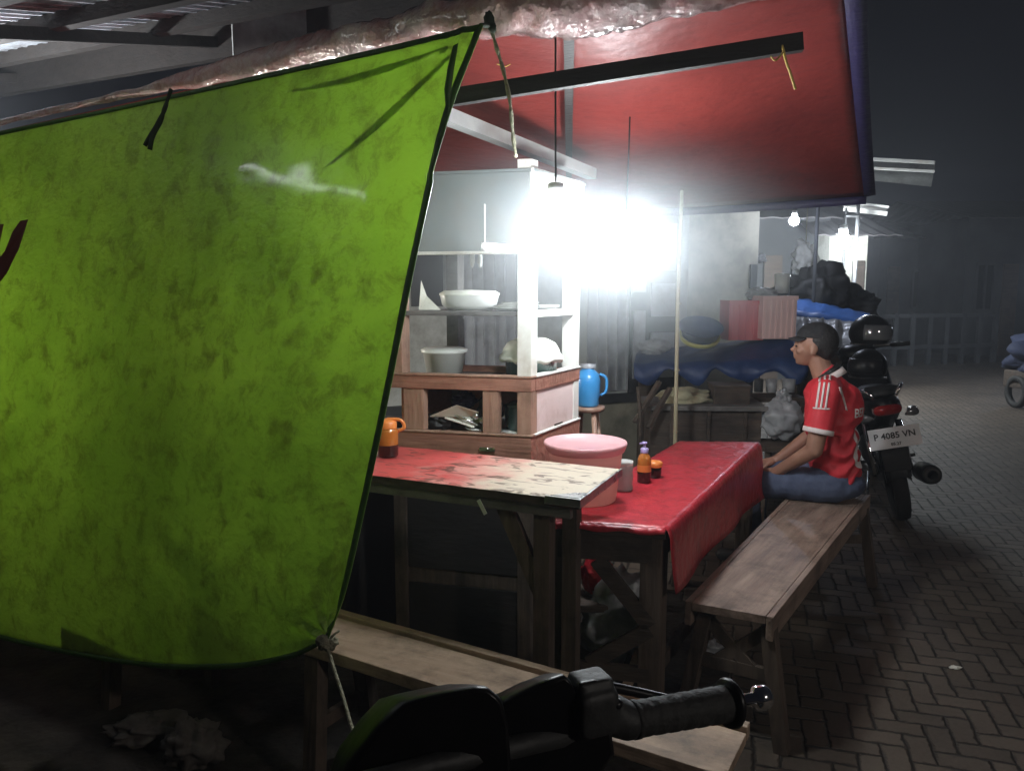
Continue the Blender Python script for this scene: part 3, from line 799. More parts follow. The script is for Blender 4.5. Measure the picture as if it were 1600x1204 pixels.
# ------------------------------------------------------------------ food cart
FR = Vector((0.069, 2.77, 0)); UC = Vector((-0.97, 0.243, 0)); VC = Vector((0.473, 0.881, 0))
def C(a, b, h): return FR + UC * a + VC * b + ZZ * h
CW, CD = 0.545, 0.44
cart = thing('food_cart', 'wooden food cart with white posts, an open shelf and a brown lower cabinet', 'food cart', tuple(C(CW / 2, CD / 2, 0)))
def cb(name, a0, a1, b0, b1, h0, h1, mt, bev=0.003, par=None):
    m = MB(); m.frame_box(C((a0 + a1) / 2, (b0 + b1) / 2, (h0 + h1) / 2), UC, UC.cross(ZZ) * -1 if False else VC, ZZ, (a1 - a0, b1 - b0, h1 - h0), bev)
    return m.build(name, mt, par or cart)
PW = 0.052
# posts
cb('post', 0, PW, 0, PW, 1.155, 1.93, 'cart_white')
cb('post', 0, PW, 0, PW, .80, 1.105, 'cart_wood_v')
cb('post', CW - PW * .9, CW, 0, PW, 1.155, 1.88, 'cart_wood_v')
cb('post', 0, PW, CD - PW, CD, .80, 1.88, 'cart_white')
cb('post', CW - PW, CW, CD - PW, CD, .80, 1.88, 'grey_beam')
# rails
cb('front_rail', -.002, CW, -.003, .03, 1.105, 1.155, 'cart_wood')
cb('rail_moulding', -.006, CW, -.008, .034, 1.155, 1.163, 'cart_wood_v')
cb('side_rail', -.003, .03, .034, CD, 1.105, 1.155, 'cart_wood')
cb('rail_moulding', -.007, .034, .036, CD, 1.155, 1.163, 'cart_white')
cb('back_rail', .0, CW, CD - .03, CD + .003, 1.105, 1.155, 'cart_wood')
cb('base_rail', -.004, CW, -.006, .04, .80, .940, 'cart_wood')
cb('rail_moulding', -.009, CW, -.011, .02, .940, .947, 'cart_wood_v')
cb('base_rail', -.005, .03, .042, CD, .80, .940, 'cart_wood')
cb('rail_moulding', -.010, .03, .021, CD, .940, .947, 'cart_white')
cb('side_panel', .004, .016, .05, CD - .05, .947, 1.105, 'cart_pink')
cb('side_panel', CW - .02, CW - .008, .05, CD - .05, .947, 1.105, 'cart_wood')
cb('back_panel', .05, CW - .05, CD - .02, CD - .01, .947, 1.105, 'cart_wood')
cb('mullion', .125, .185, .002, .03, .947, 1.105, 'cart_wood_v')
cb('corner_block', CW - .13, CW - PW * .9, .002, .03, .947, 1.105, 'cart_wood_v')
cb('deck', .01, CW - .01, .01, CD - .01, .925, .937, 'cart_wood')
cb('counter_board', .03, CW - .03, .03, CD - .03, 1.118, 1.130, 'grey_beam')
cb('shelf', .02, CW - .02, .02, CD - .03, 1.378, 1.395, 'grey_beam')
cb('shelf_edge', .0, .02, .053, CD - PW, 1.374, 1.400, 'cart_white')
cb('header_board', .005, CW + .05, -.012, -.002, 1.61, 1.885, 'header')
cb('header_trim', .0, CW + .05, -.018, -.002, 1.600, 1.612, 'cart_white')
cb('header_board', -.012, -.002, -.012, CD, 1.66, 1.90, 'cart_white')
cb('roof_panel', -.015, CW + .05, -.008, CD + .01, 1.885, 1.897, 'header')
for a, b in ((0, 0), (CW - PW, 0), (0, CD - PW), (CW - PW, CD - PW)):
    cb('leg', a, a + PW, b, b + PW, 0, .80, 'leg')
cb('lower_shelf', .02, CW - .02, .02, CD - .02, .32, .34, 'dark_wood')
cb('stretcher', .05, CW - .05, .012, .04, .34, .40, 'leg')
cb('lower_panel', PW, CW - PW, .008, .018, .06, .34, 'shade_wood')  # added boards that block lamplight below the cart
cb('lower_panel', PW, CW - PW, .008, .018, .40, .79, 'shade_wood')
cb('lower_panel', .008, .018, PW, CD - PW, .06, .79, 'shade_wood')
cb('lower_panel', CW - .018, CW - .008, PW, CD - PW, .06, .79, 'shade_wood')
cb('lower_panel', PW, CW - PW, CD - .018, CD - .008, .06, .79, 'shade_wood')
# latch
m = MB(); m.beam(C(.19, -.012, .888), C(.13, -.012, .888), .006, .014, bev=.001); m.ball(C(.155, -.018, .890), .006, 8, 6)
m.build('latch', 'steel', cart)
m = MB(); m.beam(C(-.007, .19, .955), C(-.007, .26, .955), .004, .006); m.build('hinge', 'dark_wood', cart)

# things in the cart
def bowl(mb, c, r, h, th=.004, axis=ZZ, n=32):
    pr = []
    for i in range(9):
        q = i / 8; pr.append((r * (0.45 + 0.55 * math.sin(q * PI / 2)), h * (1 - math.cos(q * PI / 2))))
    pr2 = [(x - th, y + th) for x, y in reversed(pr)]
    mb.lathe([(0.001, 0)] + pr + [(r + .006, h), (r + .006, h + .004)] + pr2 + [(0.001, th)], c, n=n, axis=axis)
t = thing('rice_bowl', 'wide white covered bowl on the cart shelf', 'bowl', tuple(C(.36, .20, 1.396)))
m = MB(); m.lathe([(.001, 0), (.085, 0), (.108, .02), (.115, .055), (.115, .06)], C(.34, .20, 1.396), 36); m.build('body', 'white_plastic', t)
m = MB(); m.lathe([(.118, .056), (.118, .064), (.10, .074), (.001, .078)], C(.34, .20, 1.396), 36); m.build('lid', 'white_cloth', t)
t = thing('plate_stack', 'low stack of white plates lying on the shelf between bowl and front post', 'plates', tuple(C(.14, .14, 1.396)))
for i in range(4):
    m = MB(); m.lathe([(.001, 0), (.05, 0), (.085 - .004 * i, .010), (.085 - .004 * i, .012), (.05, .003), (.001, .003)], C(.14 - .008 * i, .14 + .006 * i, 1.397 + .006 * i), 30)
    m.build('plate', 'white_plastic', t)
t = thing('plate_stack', 'two white plates lying by the shelf end next to the rear post', 'plates', tuple(C(.08, .29, 1.396)))
for i in range(2):
    m = MB(); m.lathe([(.001, 0), (.05, 0), (.075, .010), (.075, .012), (.05, .003), (.001, .003)], C(.10, .30, 1.397 + .006 * i), 30); m.build('plate', 'white_plastic', t)
m = MB(); m.add([C(.49, .10, 1.397), C(.40, .10, 1.397), C(.47, .14, 1.397), C(.485, .11, 1.51), C(.475, .13, 1.45)], [(0, 1, 2), (0, 1, 4, 3), (1, 2, 4), (0, 3, 4, 2)])
tag(m.build('paper_bag', 'white_cloth', loc=C(.46, .12, 1.397)), 'crumpled white paper leaning by the left post on the cart shelf', 'paper')
# white clothes-pegged bags hanging under the header
m = MB(); m.ball(C(.30, .15, 1.59), (.010, .008, .03), jit=.4, seed=3); m.ball(C(.27, .15, 1.585), (.009, .008, .028), jit=.4, seed=6)
m.tube([C(.30, .15, 1.61), C(.29, .15, 1.66), C(.27, .15, 1.61)], .002, 5)
tag(m.build('hanging_bag', 'white_plastic', loc=C(.285, .15, 1.6)), 'small white plastic bags hanging inside the cart under the header board', 'bag')
# steamer pot with cloth
pc = C(.115, .25, 1.131)
t = thing('steamer_pot', 'dark green pot with a bulging white cloth lid on the cart counter', 'pot', tuple(pc))
m = MB(); m.lathe([(.001, 0), (.095, 0), (.10, .01), (.102, .075), (.106, .078)], pc, 36, cap=True); m.build('body', 'green_pot', t)
m = MB(); m.lathe([(.112, .064), (.124, .070), (.127, .080), (.116, .088), (.112, .105), (.095, .130), (.06, .148), (.001, .155)], pc, 44)
m.tube([pc + Vector((-.05, -.115, .105)), pc + Vector((-.02, -.10, .13)), pc + Vector((0, -.07, .148))], .002, 5)
def wr(v):
    a = math.atan2(v.y - pc.y, v.x - pc.x); return v + Vector((0, 0, .004 * math.sin(a * 7) + .003 * math.sin(a * 13)))
m.v = [wr(v) for v in m.v]
m.build('cloth_cover', 'white_cloth', t)
t = thing('plastic_tub', 'squat white plastic tub inside the cart at the left post', 'tub', tuple(C(.46, .30, 1.131)))
m = MB(); m.lathe([(.001, 0), (.07, 0), (.085, .09), (.09, .092), (.09, .098), (.082, .098), (.07, .01), (.001, .008)], C(.47, .24, 1.131), 30); m.build('body', 'white_plastic', t)
m = MB(); m.lathe([(.092, .093), (.095, .104), (.08, .112), (.001, .114)], C(.47, .24, 1.131), 30); m.build('lid', 'white_plastic', t)
# clutter in the lower cabinet
t = thing('utensil_heap', 'heap of folded white paper and metal utensils in the wide lower cabinet opening', 'utensils', tuple(C(.3, .12, .938)))
m = MB(); m.poly([C(.42, .05, .99), C(.30, .03, 1.04), C(.22, .04, 1.015), C(.25, .06, .995), C(.36, .08, 1.015)], .004, ZZ + VC * -.4); m.build('paper_sheet', 'paper', t)
m = MB(); m.poly([C(.24, .04, .955), C(.36, .05, .985), C(.39, .10, 1.01), C(.25, .12, .98)], .003, ZZ + VC * -.4); m.build('paper_sheet', 'paper', t)
m = MB(); m.tube([C(.21, .05, .96), C(.30, .05, .995), C(.34, .06, 1.0)], .004, 6); m.ball(C(.235, .05, 1.0), .012, 10, 8); m.ball(C(.21, .05, .985), .014, 10, 8, .2, 3)
m.build('spoon', 'steel', t)
m = MB(); m.lathe([(.001, 0), (.035, 0), (.05, .008), (.001, .004)], C(.24, .07, .945), 20); m.build('saucer', 'white_plastic', t)
m = MB(); m.ball(C(.40, .10, .965), (.06, .05, .035), jit=.4, seed=9); m.build('dark_cloth', 'black_matte', t); m = MB(); m.ball(C(.22, .13, 1.02), (.05, .04, .06), jit=.3, seed=11); m.build('dark_cloth', 'black_matte', t)
m = MB(); m.ball(C(.33, .14, 1.045), (.05, .03, .03), jit=.5, seed=12); m.build('purple_cloth', 'purple', t)
t = thing('cooking_pot', 'black pot standing in the narrow right opening of the lower cabinet', 'pot', tuple(C(.09, .13, .938)))
m = MB(); m.lathe([(.001, 0), (.055, 0), (.06, .01), (.062, .09), (.066, .093), (.03, .11), (.001, .115)], C(.095, .12, .945), 26); m.build('body', 'green_pot', t)
m = MB(); m.lathe([(.001, 0), (.04, 0), (.065, .010), (.001, .006)], C(.09, .07, .940), 26); m.build('saucer', 'white_plastic', t)

# ------------------------------------------------------------------ added dark box blocking lamplight left of the cart, mostly hidden by the tarpaulin
sc0 = Vector((-.62, 3.05, 0)); 
stc = thing('light_blocker', 'added dark wooden box blocking lamplight left of the food cart, almost hidden behind the green tarpaulin', 'cabinet', tuple(sc0 - UU * 1.2))
m = MB(); m.frame_box(sc0 - UU * 1.25 + VV * .12 + ZZ * .44, UU, VV, ZZ, (2.5, .46, .88), .01); m.build('carcass', 'shade_wood', stc)
m = MB(); m.frame_box(sc0 - UU * 1.25 + VV * .12 + ZZ * .895, UU, VV, ZZ, (2.56, .52, .03), .005); m.build('top', 'shade_wood', stc)
for k in range(4):
    m = MB(); m.frame_box(sc0 - UU * (.33 + .62 * k) - VV * .115 + ZZ * .45, UU, VV, ZZ, (.56, .012, .74), .003); m.build('door', 'shade_wood', stc)

# ------------------------------------------------------------------ front serving table
FH = 0.905
fFR = at_h(905, 781, FH); fBR = at_h(970, 733, FH)
uF = (fFR - at_h(583, 741, FH)).normalized(); uF.z = 0; uF.normalize()
vF = (fBR - fFR).normalized()
FLn = 1.55; FDp = (fBR - fFR).length
ft = thing('serving_table', 'narrow serving table with worn red and cream oilcloth in front of the food cart', 'table', tuple(fFR - uF * .8 + vF * .2 - ZZ * FH))
def F(a, b, h): return Vector((fFR.x, fFR.y, 0)) - uF * a + vF * b + ZZ * h
def fb(name, a0, a1, b0, b1, h0, h1, mt, bev=.002):
    m = MB(); m.frame_box(F((a0 + a1) / 2, (b0 + b1) / 2, (h0 + h1) / 2), uF, vF, ZZ, (a1 - a0, b1 - b0, h1 - h0), bev); return m.build(name, mt, ft)
fb('table_top', 0.0, FLn, 0, FDp, FH - .028, FH - .003, 'dark_wood')
m = MB(); na, nb = 60, 20
P = [[F(.004 + (FLn - .004) * i / na, FDp * j / nb, FH + .001 + .0025 * mnoise.noise(Vector((i * .35, j * .5, 0))) - (.004 if j in (0,) else 0)) for i in range(na + 1)] for j in range(nb + 1)]
m.grid(P); m.build('oilcloth', 'worn_cloth', ft)
fb('apron', .03, FLn - .05, .012, .034, FH - .062, FH - .030, 'grey_beam')
fb('metal_trim', -.006, .0, -.006, FDp, FH - .022, FH + .004, 'steel')
fb('metal_trim', -.006, .10, -.008, .0, FH - .020, FH + .004, 'steel')
m = MB(); m.poly([F(.0, .0, FH + .0035), F(.085, .0, FH + .0035), F(.03, .05, FH + .0035), F(.0, .06, FH + .0035)], .002, ZZ); m.build('corner_sheet', 'steel', ft)
for a, b in ((.10, .03), (.12, FDp - .08), (FLn - .1, .03), (FLn - .1, FDp - .08)):
    fb('leg', a, a + .05, b, b + .05, 0, FH - .030, 'leg')
m = MB(); m.beam(F(.13, .05, .60), F(.26, .05, FH - .04), .022, .05); m.build('brace', 'leg', ft)
m = MB(); m.beam(F(.31, -.004, FH - .035), F(.285, -.006, FH - .075), .003, .012); m.build('cloth_clip', 'white_plastic', ft)

# sauce jug at the tarp edge
jc = F(.585, .16, FH + .004)
jc = at_h(606, 712, FH + .003)
t = thing('sauce_jug', 'amber sauce jug with orange lid and looped handle by the green tarpaulin edge', 'jug', tuple(jc))
m = MB(); m.lathe([(.001, 0), (.032, 0), (.036, .004), (.037, .042)], jc, 26); m.build('dark_sauce', 'soy', t)
m = MB(); m.lathe([(.037, .042), (.037, .085), (.034, .095), (.028, .10)], jc, 26); m.build('body', 'amber', t)
m = MB(); m.lathe([(.033, .098), (.033, .118), (.026, .124), (.014, .13), (.001, .131)], jc, 26); m.build('lid', 'orange', t)
m = MB(); m.tube(smooth_poly([jc + Vector((.0, 0, .128)), jc + Vector((.045, 0, .125)), jc + Vector((.058, 0, .10)), jc + Vector((.034, 0, .085))], 14), .006, 8); m.build('handle', 'orange', t)

# ------------------------------------------------------------------ red table
RH = 0.72
rNR = at_h(1040, 828, RH); rFR = at_h(1186, 692, RH); rFL = at_h(1062, 690, RH); rNL = at_h(850, 815, RH)
rt = thing('dining_table', 'wooden table under a bright red oilcloth that drapes over its right side', 'table', (0.7, 3.1, 0))
m = MB()
def RT(u, v): return lerp(lerp(rNL, rNR, u), lerp(rFL, rFR, u), v)
P = []
vF2 = (rFR - rNR).normalized()
out = vF2.cross(ZZ).normalized()          # to the right of the table
out = out if out.x > 0 else -out
nv, nu = 46, 24
for i in range(nv + 1):
    v = i / nv; row = []
    for j in range(nu + 1):
        p = RT(j / nu, v); row.append(p + ZZ * (.004 + .0025 * mnoise.noise(Vector((j * .5, i * .4, 3))) + .003 * max(0, mnoise.noise(Vector((j * .15, i * .9, 7))))))
    e = RT(1, v); L = lerp(.205, .262, v) + .008 * math.sin(v * 9)
    row.append(e + out * .008 - ZZ * .006)
    for k in range(1, 9):
        q = k / 8
        row.append(e + out * (.014 + .012 * q * math.sin(v * 13 + 1) * q + .014 * q) - ZZ * (L * q))
    P.append(row)
m.grid(P)
# small turned-down lip on the near and far end
m.grid([[RT(j / nu, 0) + ZZ * .004 for j in range(nu + 1)], [RT(j / nu, 0) - vF2 * .010 - ZZ * (.014 + .004 * math.sin(j * .7)) for j in range(nu + 1)]])
m.build('oilcloth', 'red_cloth', rt, solid=.002)
m = MB(); m.poly([RT(0, 0) - ZZ * .03, RT(1, 0) - ZZ * .03, RT(1, 1) - ZZ * .03, RT(0, 1) - ZZ * .03], .026, ZZ); m.build('table_top', 'dark_wood', rt)
rside = (rNR - rNL).normalized()
def rleg(c, name='leg', s=.07, h=RH - .032):
    m = MB(); m.frame_box(Vector((c.x, c.y, h / 2)), rside, vF2, ZZ, (s, s, h), .004); m.build(name, 'leg', rt)
rleg(lerp(rNR, rNL, .12) + vF2 * .045); rleg(lerp(rNL, rNR, .05) + vF2 * .045)
rleg(lerp(rFR, rFL, .12) - vF2 * .06); rleg(lerp(rFL, rFR, .1) - vF2 * .06)
m = MB(); a = lerp(rNL, rNR, .10) + vF2 * .02; b = lerp(rNR, rNL, .12) + vF2 * .02
m.beam(a - ZZ * .075, b - ZZ * .075, .022, .085); m.build('apron', 'dark_wood', rt)
m = MB(); m.beam(a - ZZ * .50, b - ZZ * .50, .022, .05); m.build('stretcher', 'dark_wood', rt)
m = MB(); m.beam(lerp(a, b, .42) - ZZ * .12, b - ZZ * .33, .02, .05); m.build('brace', 'dark_wood', rt)
m = MB(); m.beam(lerp(a, b, .35) - ZZ * .48, b - ZZ * .34, .02, .05); m.build('brace', 'dark_wood', rt)
m = MB(); c1 = lerp(rNR, rNL, .1); c2 = lerp(rFR, rFL, .1)
m.beam(c1 + vF2 * .09 - ZZ * .075, c2 - vF2 * .1 - ZZ * .075, .022, .085); m.build('apron', 'dark_wood', rt)
m = MB(); m.beam(c1 + vF2 * .09 - ZZ * .50, c2 - vF2 * .1 - ZZ * .50, .022, .05); m.build('stretcher', 'dark_wood', rt)

# bucket on the red table
bc = Vector((.262, 2.70, RH + .006))
t = thing('food_bucket', 'round translucent bucket with a bright pink lid rim, behind the corner of the serving table', 'bucket', tuple(bc))
m = MB(); m.lathe([(.001, 0), (.106, 0), (.112, .006), (.133, .185), (.134, .19)], bc, 44); m.build('body', 'pink_body', t)
m = MB(); m.lathe([(.136, .178), (.140, .182), (.147, .200), (.149, .206), (.147, .212), (.140, .212), (.136, .204), (.001, .202)], bc, 52); m.build('lid', 'pink', t)
# glass jar
jc = at_h(975, 765, RH + .004)
t = thing('glass_jar', 'clear ribbed glass jar between the pink bucket and the sauce bottle', 'jar', tuple(jc))
m = MB(); m.lathe([(.001, 0), (.030, 0), (.034, .01), (.031, .03), (.034, .05), (.031, .07), (.034, .09), (.030, .10)], jc, 26); m.build('body', 'jar_glass', t)
m = MB(); m.lathe([(.032, .098), (.033, .112), (.001, .116)], jc, 26); m.build('lid', 'white_plastic', t)
# sauce bottle with pump
jc = at_h(1006, 753, RH + .005)
t = thing('pump_bottle', 'sauce bottle with a lilac pump, amber above and dark below, on the red table', 'bottle', tuple(jc))
m = MB(); m.lathe([(.001, 0), (.024, 0), (.027, .003), (.027, .045)], jc, 26); m.build('dark_sauce', 'soy', t)
m = MB(); m.lathe([(.027, .045), (.027, .072)], jc, 26); m.build('label_band', 'orange', t)
m = MB(); m.lathe([(.0265, .072), (.026, .09), (.022, .105), (.013, .118), (.012, .122)], jc, 26); m.build('neck', 'amber', t)
m = MB(); m.lathe([(.015, .118), (.016, .134), (.011, .138), (.005, .140), (.005, .152), (.010, .153), (.010, .160), (.001, .162)], jc, 20)
m.beam(jc + Vector((0, 0, .157)), jc + Vector((-.02, -.008, .156)), .007, .006); m.build('pump', 'lilac', t)
jc = at_h(1022, 745, RH + .005)
t = thing('sauce_jar', 'squat orange sauce jar right behind the pump bottle', 'jar', tuple(jc))
m = MB(); m.lathe([(.001, 0), (.026, 0), (.029, .02), (.029, .045), (.026, .05)], jc, 26); m.build('body', 'soy', t)
m = MB(); m.lathe([(.031, .044), (.033, .058), (.028, .066), (.001, .070)], jc, 26); m.build('lid', 'orange', t)

# thin bamboo pole at the table end
pb = Vector((at_d(1055, 690, 4.05).x, 4.05, 0))
m = MB(); m.tube([pb, pb + ZZ * .7, pb + ZZ * 1.4 + Vector((-.006, 0, 0)), pb + ZZ * 1.98], [.012, .011, .010, .009], 9)
for z in (.35, .72, 1.05, 1.4): m.lathe([(.012, -.004), (.014, 0), (.012, .004)], pb + ZZ * z, 10)
tag(m.build('awning_pole', 'bamboo', loc=pb), 'thin bamboo pole behind the far end of the red table', 'pole')

# ------------------------------------------------------------------ side bench (right)
BH = 0.45
bNL = at_h(1081, 941, BH); bNR = at_h(1196, 962, BH); bFR = at_h(1352, 772, BH); bFL = at_h(1243, 772, BH)
def bench_plank(mb, a, b, c, d, th):      # near-left, near-right, far-right, far-left, top surface
    mb.poly([a - ZZ * th, b - ZZ * th, c - ZZ * th, d - ZZ * th], th, ZZ)
bn = thing('wooden_bench', 'long worn wooden bench beside the red table, where the person in red sits', 'bench', tuple((bNL + bFR) / 2 - ZZ * BH))
m = MB(); bench_plank(m, bNL, bNR, bFR, bFL, .026); m.build('seat', 'bench', bn)
bl = (bFR - bNR).normalized(); bx = bl.cross(ZZ).normalized(); bx = bx if bx.x > 0 else -bx
m = MB(); m.beam(bNR + bx * .013 - ZZ * .040, bFR + bx * .013 - ZZ * .040 + bl * .01, .022, .082, bev=.003); m.build('side_board', 'bench', bn)
m = MB(); m.beam(bNL - bx * .013 - ZZ * .040, bFL - bx * .013 - ZZ * .040, .022, .082, bev=.003); m.build('side_board', 'bench', bn)
def bench_frame(cl, cr, sgn, par, hgt, mt='leg'):
    """two splayed legs with cross pieces; cl/cr are the top points below the plank"""
    fl = cl - bx * .07 + bl * (sgn * .05); fr = cr + bx * .065 + bl * (sgn * .05)
    fl.z = 0; fr.z = 0
    for p, q in ((cl, fl), (cr, fr)):
        mm = MB(); mm.beam(p - ZZ * .01, q, .045, .05, up=bl, bev=.002); mm.build('leg', mt, par)
    a = lerp(cl, fl, .42); b = lerp(cr, fr, .42)
    mm = MB(); mm.beam(a, b, .02, .045, bev=.002); mm.build('stretcher', mt, par)
    mm = MB(); mm.beam(lerp(cl, fl, .06), lerp(a, b, .75), .018, .04); mm.build('brace', mt, par)
    mm = MB(); mm.beam(lerp(cr, fr, .06), lerp(a, b, .25), .018, .04); mm.build('brace', mt, par)
bench_frame(bNL + bx * .03 + bl * .06 - ZZ * .035, bNR - bx * .0 + bl * .04 - ZZ * .035, -.3, bn, BH)
bench_frame(bFL + bx * .03 - bl * .08 - ZZ * .035, bFR - bx * .0 - bl * .06 - ZZ * .035, .3, bn, BH)

# ------------------------------------------------------------------ front bench
f2 = [at_h(x, y, BH) for x, y in ((495, 1012), (1092, 1222), (1172, 1133), (532, 955))]   # near-left, near-right, far-right, far-left
e1 = (f2[2] - f2[3]).normalized(); e2 = e1.cross(ZZ); e2 = (e2 if e2.y > 0 else -e2).normalized()
NRp = f2[1]; FRp = f2[2]
FBW = 0.235
ex = -e1
base = FRp
fbn = thing('wooden_bench', 'long pale wooden bench in front of the serving table, behind the scooter handlebar', 'bench', tuple(base + ex * .9 - ZZ * BH))
Lb = 2.3
def FB(a, b, h): return Vector((base.x, base.y, 0)) + ex * a - e2 * b + ZZ * h
m = MB(); m.frame_box(FB(Lb / 2, FBW / 2, BH - .014), ex, e2, ZZ, (Lb, FBW - .07, .026), .002); m.build('seat', 'front_bench', fbn)
m = MB(); m.frame_box(FB(Lb / 2, .014, BH - .008), ex, e2, ZZ, (Lb, .028, .036), .003); m.build('edge_strip', 'front_bench', fbn)
m = MB(); m.frame_box(FB(Lb / 2, FBW - .014, BH - .008), ex, e2, ZZ, (Lb, .028, .036), .003); m.build('edge_strip', 'front_bench', fbn)
for a in (.10, Lb * .52, Lb - .12):
    for b in (.03, FBW - .03):
        m = MB(); m.beam(FB(a, b, BH - .028), FB(a - .02, b + (.05 if b > .1 else -.05), 0), .045, .05, up=ex); m.build('leg', 'leg', fbn)
    m = MB(); m.beam(FB(a, .02, .2), FB(a, FBW - .02, .2), .02, .04); m.build('stretcher', 'leg', fbn)

# ------------------------------------------------------------------ lamps of the stall, with added lights among them
def bulb(px, py, Y, r, mt, label, cord_to):
    c = at_d(px, py, Y)
    t = thing('light_bulb', label, 'lamp', tuple(c))
    m = MB(); m.lathe([(r * .42, r * 1.15), (r * .55, r * .85), (r * .92, r * .35), (r, -.05 * r), (r * .9, -.5 * r), (r * .6, -.84 * r), (.001, -r)], c, 26)
    m.build('globe', mt, t)
    m = MB(); m.lathe([(.001, r * 2.0), (r * .35, r * 1.95), (r * .42, r * 1.9), (r * .45, r * 1.13), (.001, r * 1.13)], c, 20); m.build('socket', 'socket', t)
    m = MB(); m.tube(smooth_poly([c + ZZ * r * 1.98, lerp(c, cord_to, .5) + ZZ * -.01, cord_to], 10), .003, 6); m.build('cord', 'cable', t)
    return c
cA = bulb(868, 345, 2.27, .055, 'bulbA', 'large glowing white bulb hanging in front of the food cart corner', at_d(868, 60, 2.27))
cB = bulb(978, 372, 2.95, .050, 'bulbB', 'smaller glowing white bulb hanging right of the food cart', at_d(985, 200, 3.2) + ZZ * .25)
M['bulbD'] = lamp_mat('fill_bulb_d', (0.92, 0.97, 1.0), LAMP['bulbD'])
cD = bulb(-70, 205, 4.9, .05, 'bulbD', 'added unseen bulb under the eave roof beyond the left edge of the photo', at_d(-70, 160, 4.9))  # added light, out of view, to brighten the corrugated sheet
cC = bulb(300, 520, 3.72, .05, 'bulbC', 'added unseen bulb hanging behind the green tarpaulin, shining through it', at_d(300, 200, 3.72))  # added light, hidden, to brighten the tarpaulin from behind
t0_, t1_ = at_d(752, 385, 2.62), at_d(940, 398, 2.60)
t = thing('lamp_tube', 'added glowing tube across the front of the food cart, widening the bulb glare', 'lamp', tuple(t0_))  # added glowing tube that fills out the glare beside the bulbs
m = MB(); m.tube([t0_, t1_], .013, 12); m.build('glass_tube', 'tube', t)
for a_, b_, c_ in ((0, .05, .03), (.95, 1, .97)):
    m = MB(); m.tube([lerp(t0_, t1_, a_), lerp(t0_, t1_, b_)], .0145, 12); m.tube([lerp(t0_, t1_, c_), lerp(t0_, t1_, c_) + ZZ * .14], .0025, 5); m.build('end_cap', 'socket', t)
# neighbour's tube lamp under the eave, left (its reflection shows in the green tarpaulin)
_o = Vector((0, 0, CAM_H)); _d = ray(525, 296).normalized(); _h = TARP_BVH.ray_cast(_o, _d, 10)
_nn = Vector()
for _a in range(-4, 5):
    for _b in range(-4, 5):
        _q = TARP_BVH.ray_cast(_o, ray(525 + _a * 10, 296 + _b * 7).normalized(), 10)[1]
        _nn += _q if _q.dot(_d) < 0 else -_q
_nn.normalize()
_r = _d - 2 * _d.dot(_nn) * _nn
NT = _h[0] + _r * 1.72
ND = Vector((-_r.y, _r.x, 0)).normalized()
print('NT', NT, _h[1], _r)
t = thing('lamp_tube', 'lit tube lamp under the eave roof far to the left, mirrored in the green tarpaulin', 'lamp', tuple(NT))
m = MB(); m.tube([NT - ND * .32, NT + ND * .32], .014, 12); m.build('glass_tube', 'tube2', t)
m = MB(); m.tube([NT - ND * .35, NT - ND * .31], .017, 10); m.build('end_cap', 'socket', t)
m = MB(); m.tube([NT + ND * .31, NT + ND * .35], .017, 10); m.build('end_cap', 'socket', t)
m = MB(); m.tube([NT + ZZ * .04 - _r * .05, Vector((NT.x, NT.y, 0)) - _r * -.2], .03, 8); m.build('post', 'dark_wall', t)
# street lamp behind the photographer
LP = Vector((3.6, -1.9, 3.1))
t = thing('street_lamp', 'street lamp behind the photographer, outside the photo', 'lamp', (LP.x, LP.y, 0))
m = MB(); m.ball(LP, .09, 16, 12); m.build('bulb', 'front_lamp', t)
m = MB(); m.tube([(LP.x + .4, LP.y - .2, 0), (LP.x + .4, LP.y - .2, 3.6), LP + ZZ * .12], .04, 8); m.build('post', 'dark_wall', t)

# ------------------------------------------------------------------ walls and buildings behind the stall
def wall_quad(name, px0, d0, px1, d1, z0, z1, mt, label, cat, thick=.12):
    a = at_d(px0, 450, d0); b = at_d(px1, 450, d1); a.z = b.z = 0
    t = thing(name, label, cat, tuple((a + b) / 2))
    d = (b - a); L = d.length; d.normalize(); nrm = Vector((d.y, -d.x, 0))
    if nrm.y > 0: nrm = -nrm
    return t, a, b, d, nrm, L
t, a, b, d, nrm, L = wall_quad('building', 380, 5.2, 1068, 6.5, 0, 3.2, 'wall', 'grey painted shop building behind the food cart with metal folding shutters', 'building')
m = MB(); m.beam(a + ZZ * 1.65, b + ZZ * 1.65, .12, 3.3); m.build('wall', 'wall', t)
m = MB(); m.beam(a + nrm * .075 + ZZ * .28, b + nrm * .075 + ZZ * .28, .03, .56); m.build('plinth', 'wall_warm', t)
m = MB(); m.beam(a + nrm * .10 + ZZ * .60, b + nrm * .10 + ZZ * .60, .05, .07); m.build('ledge', 'dark_wall', t)
def onw(s, z, o=.0): return a + d * s + nrm * (.06 + o) + ZZ * z
def px2s(px):      # where a photo column meets the wall line
    r_ = ray(px, 500); den = r_.x * d.y - r_.y * d.x
    return (a.y * r_.x - a.x * r_.y) / -den
def shutter(x0, x1, z0, z1, n):
    s0_, s1_ = px2s(x0), px2s(x1)
    m = MB(); m.beam(onw((s0_ + s1_) / 2, z0, .012) , onw((s0_ + s1_) / 2, z1, .012), s1_ - s0_, .02, up=d.cross(ZZ)); sh = m.build('shutter', 'shutter', t)
    m = MB()
    for i in range(n + 1):
        s = lerp(s0_, s1_, i / n); m.beam(onw(s, z0, .030), onw(s, z1, .030), .016, .018, up=nrm)
    m.build('shutter_ribs', 'shutter', sh)
shutter(700, 800, .66, 2.2, 6)
shutter(912, 972, .66, 2.2, 4)
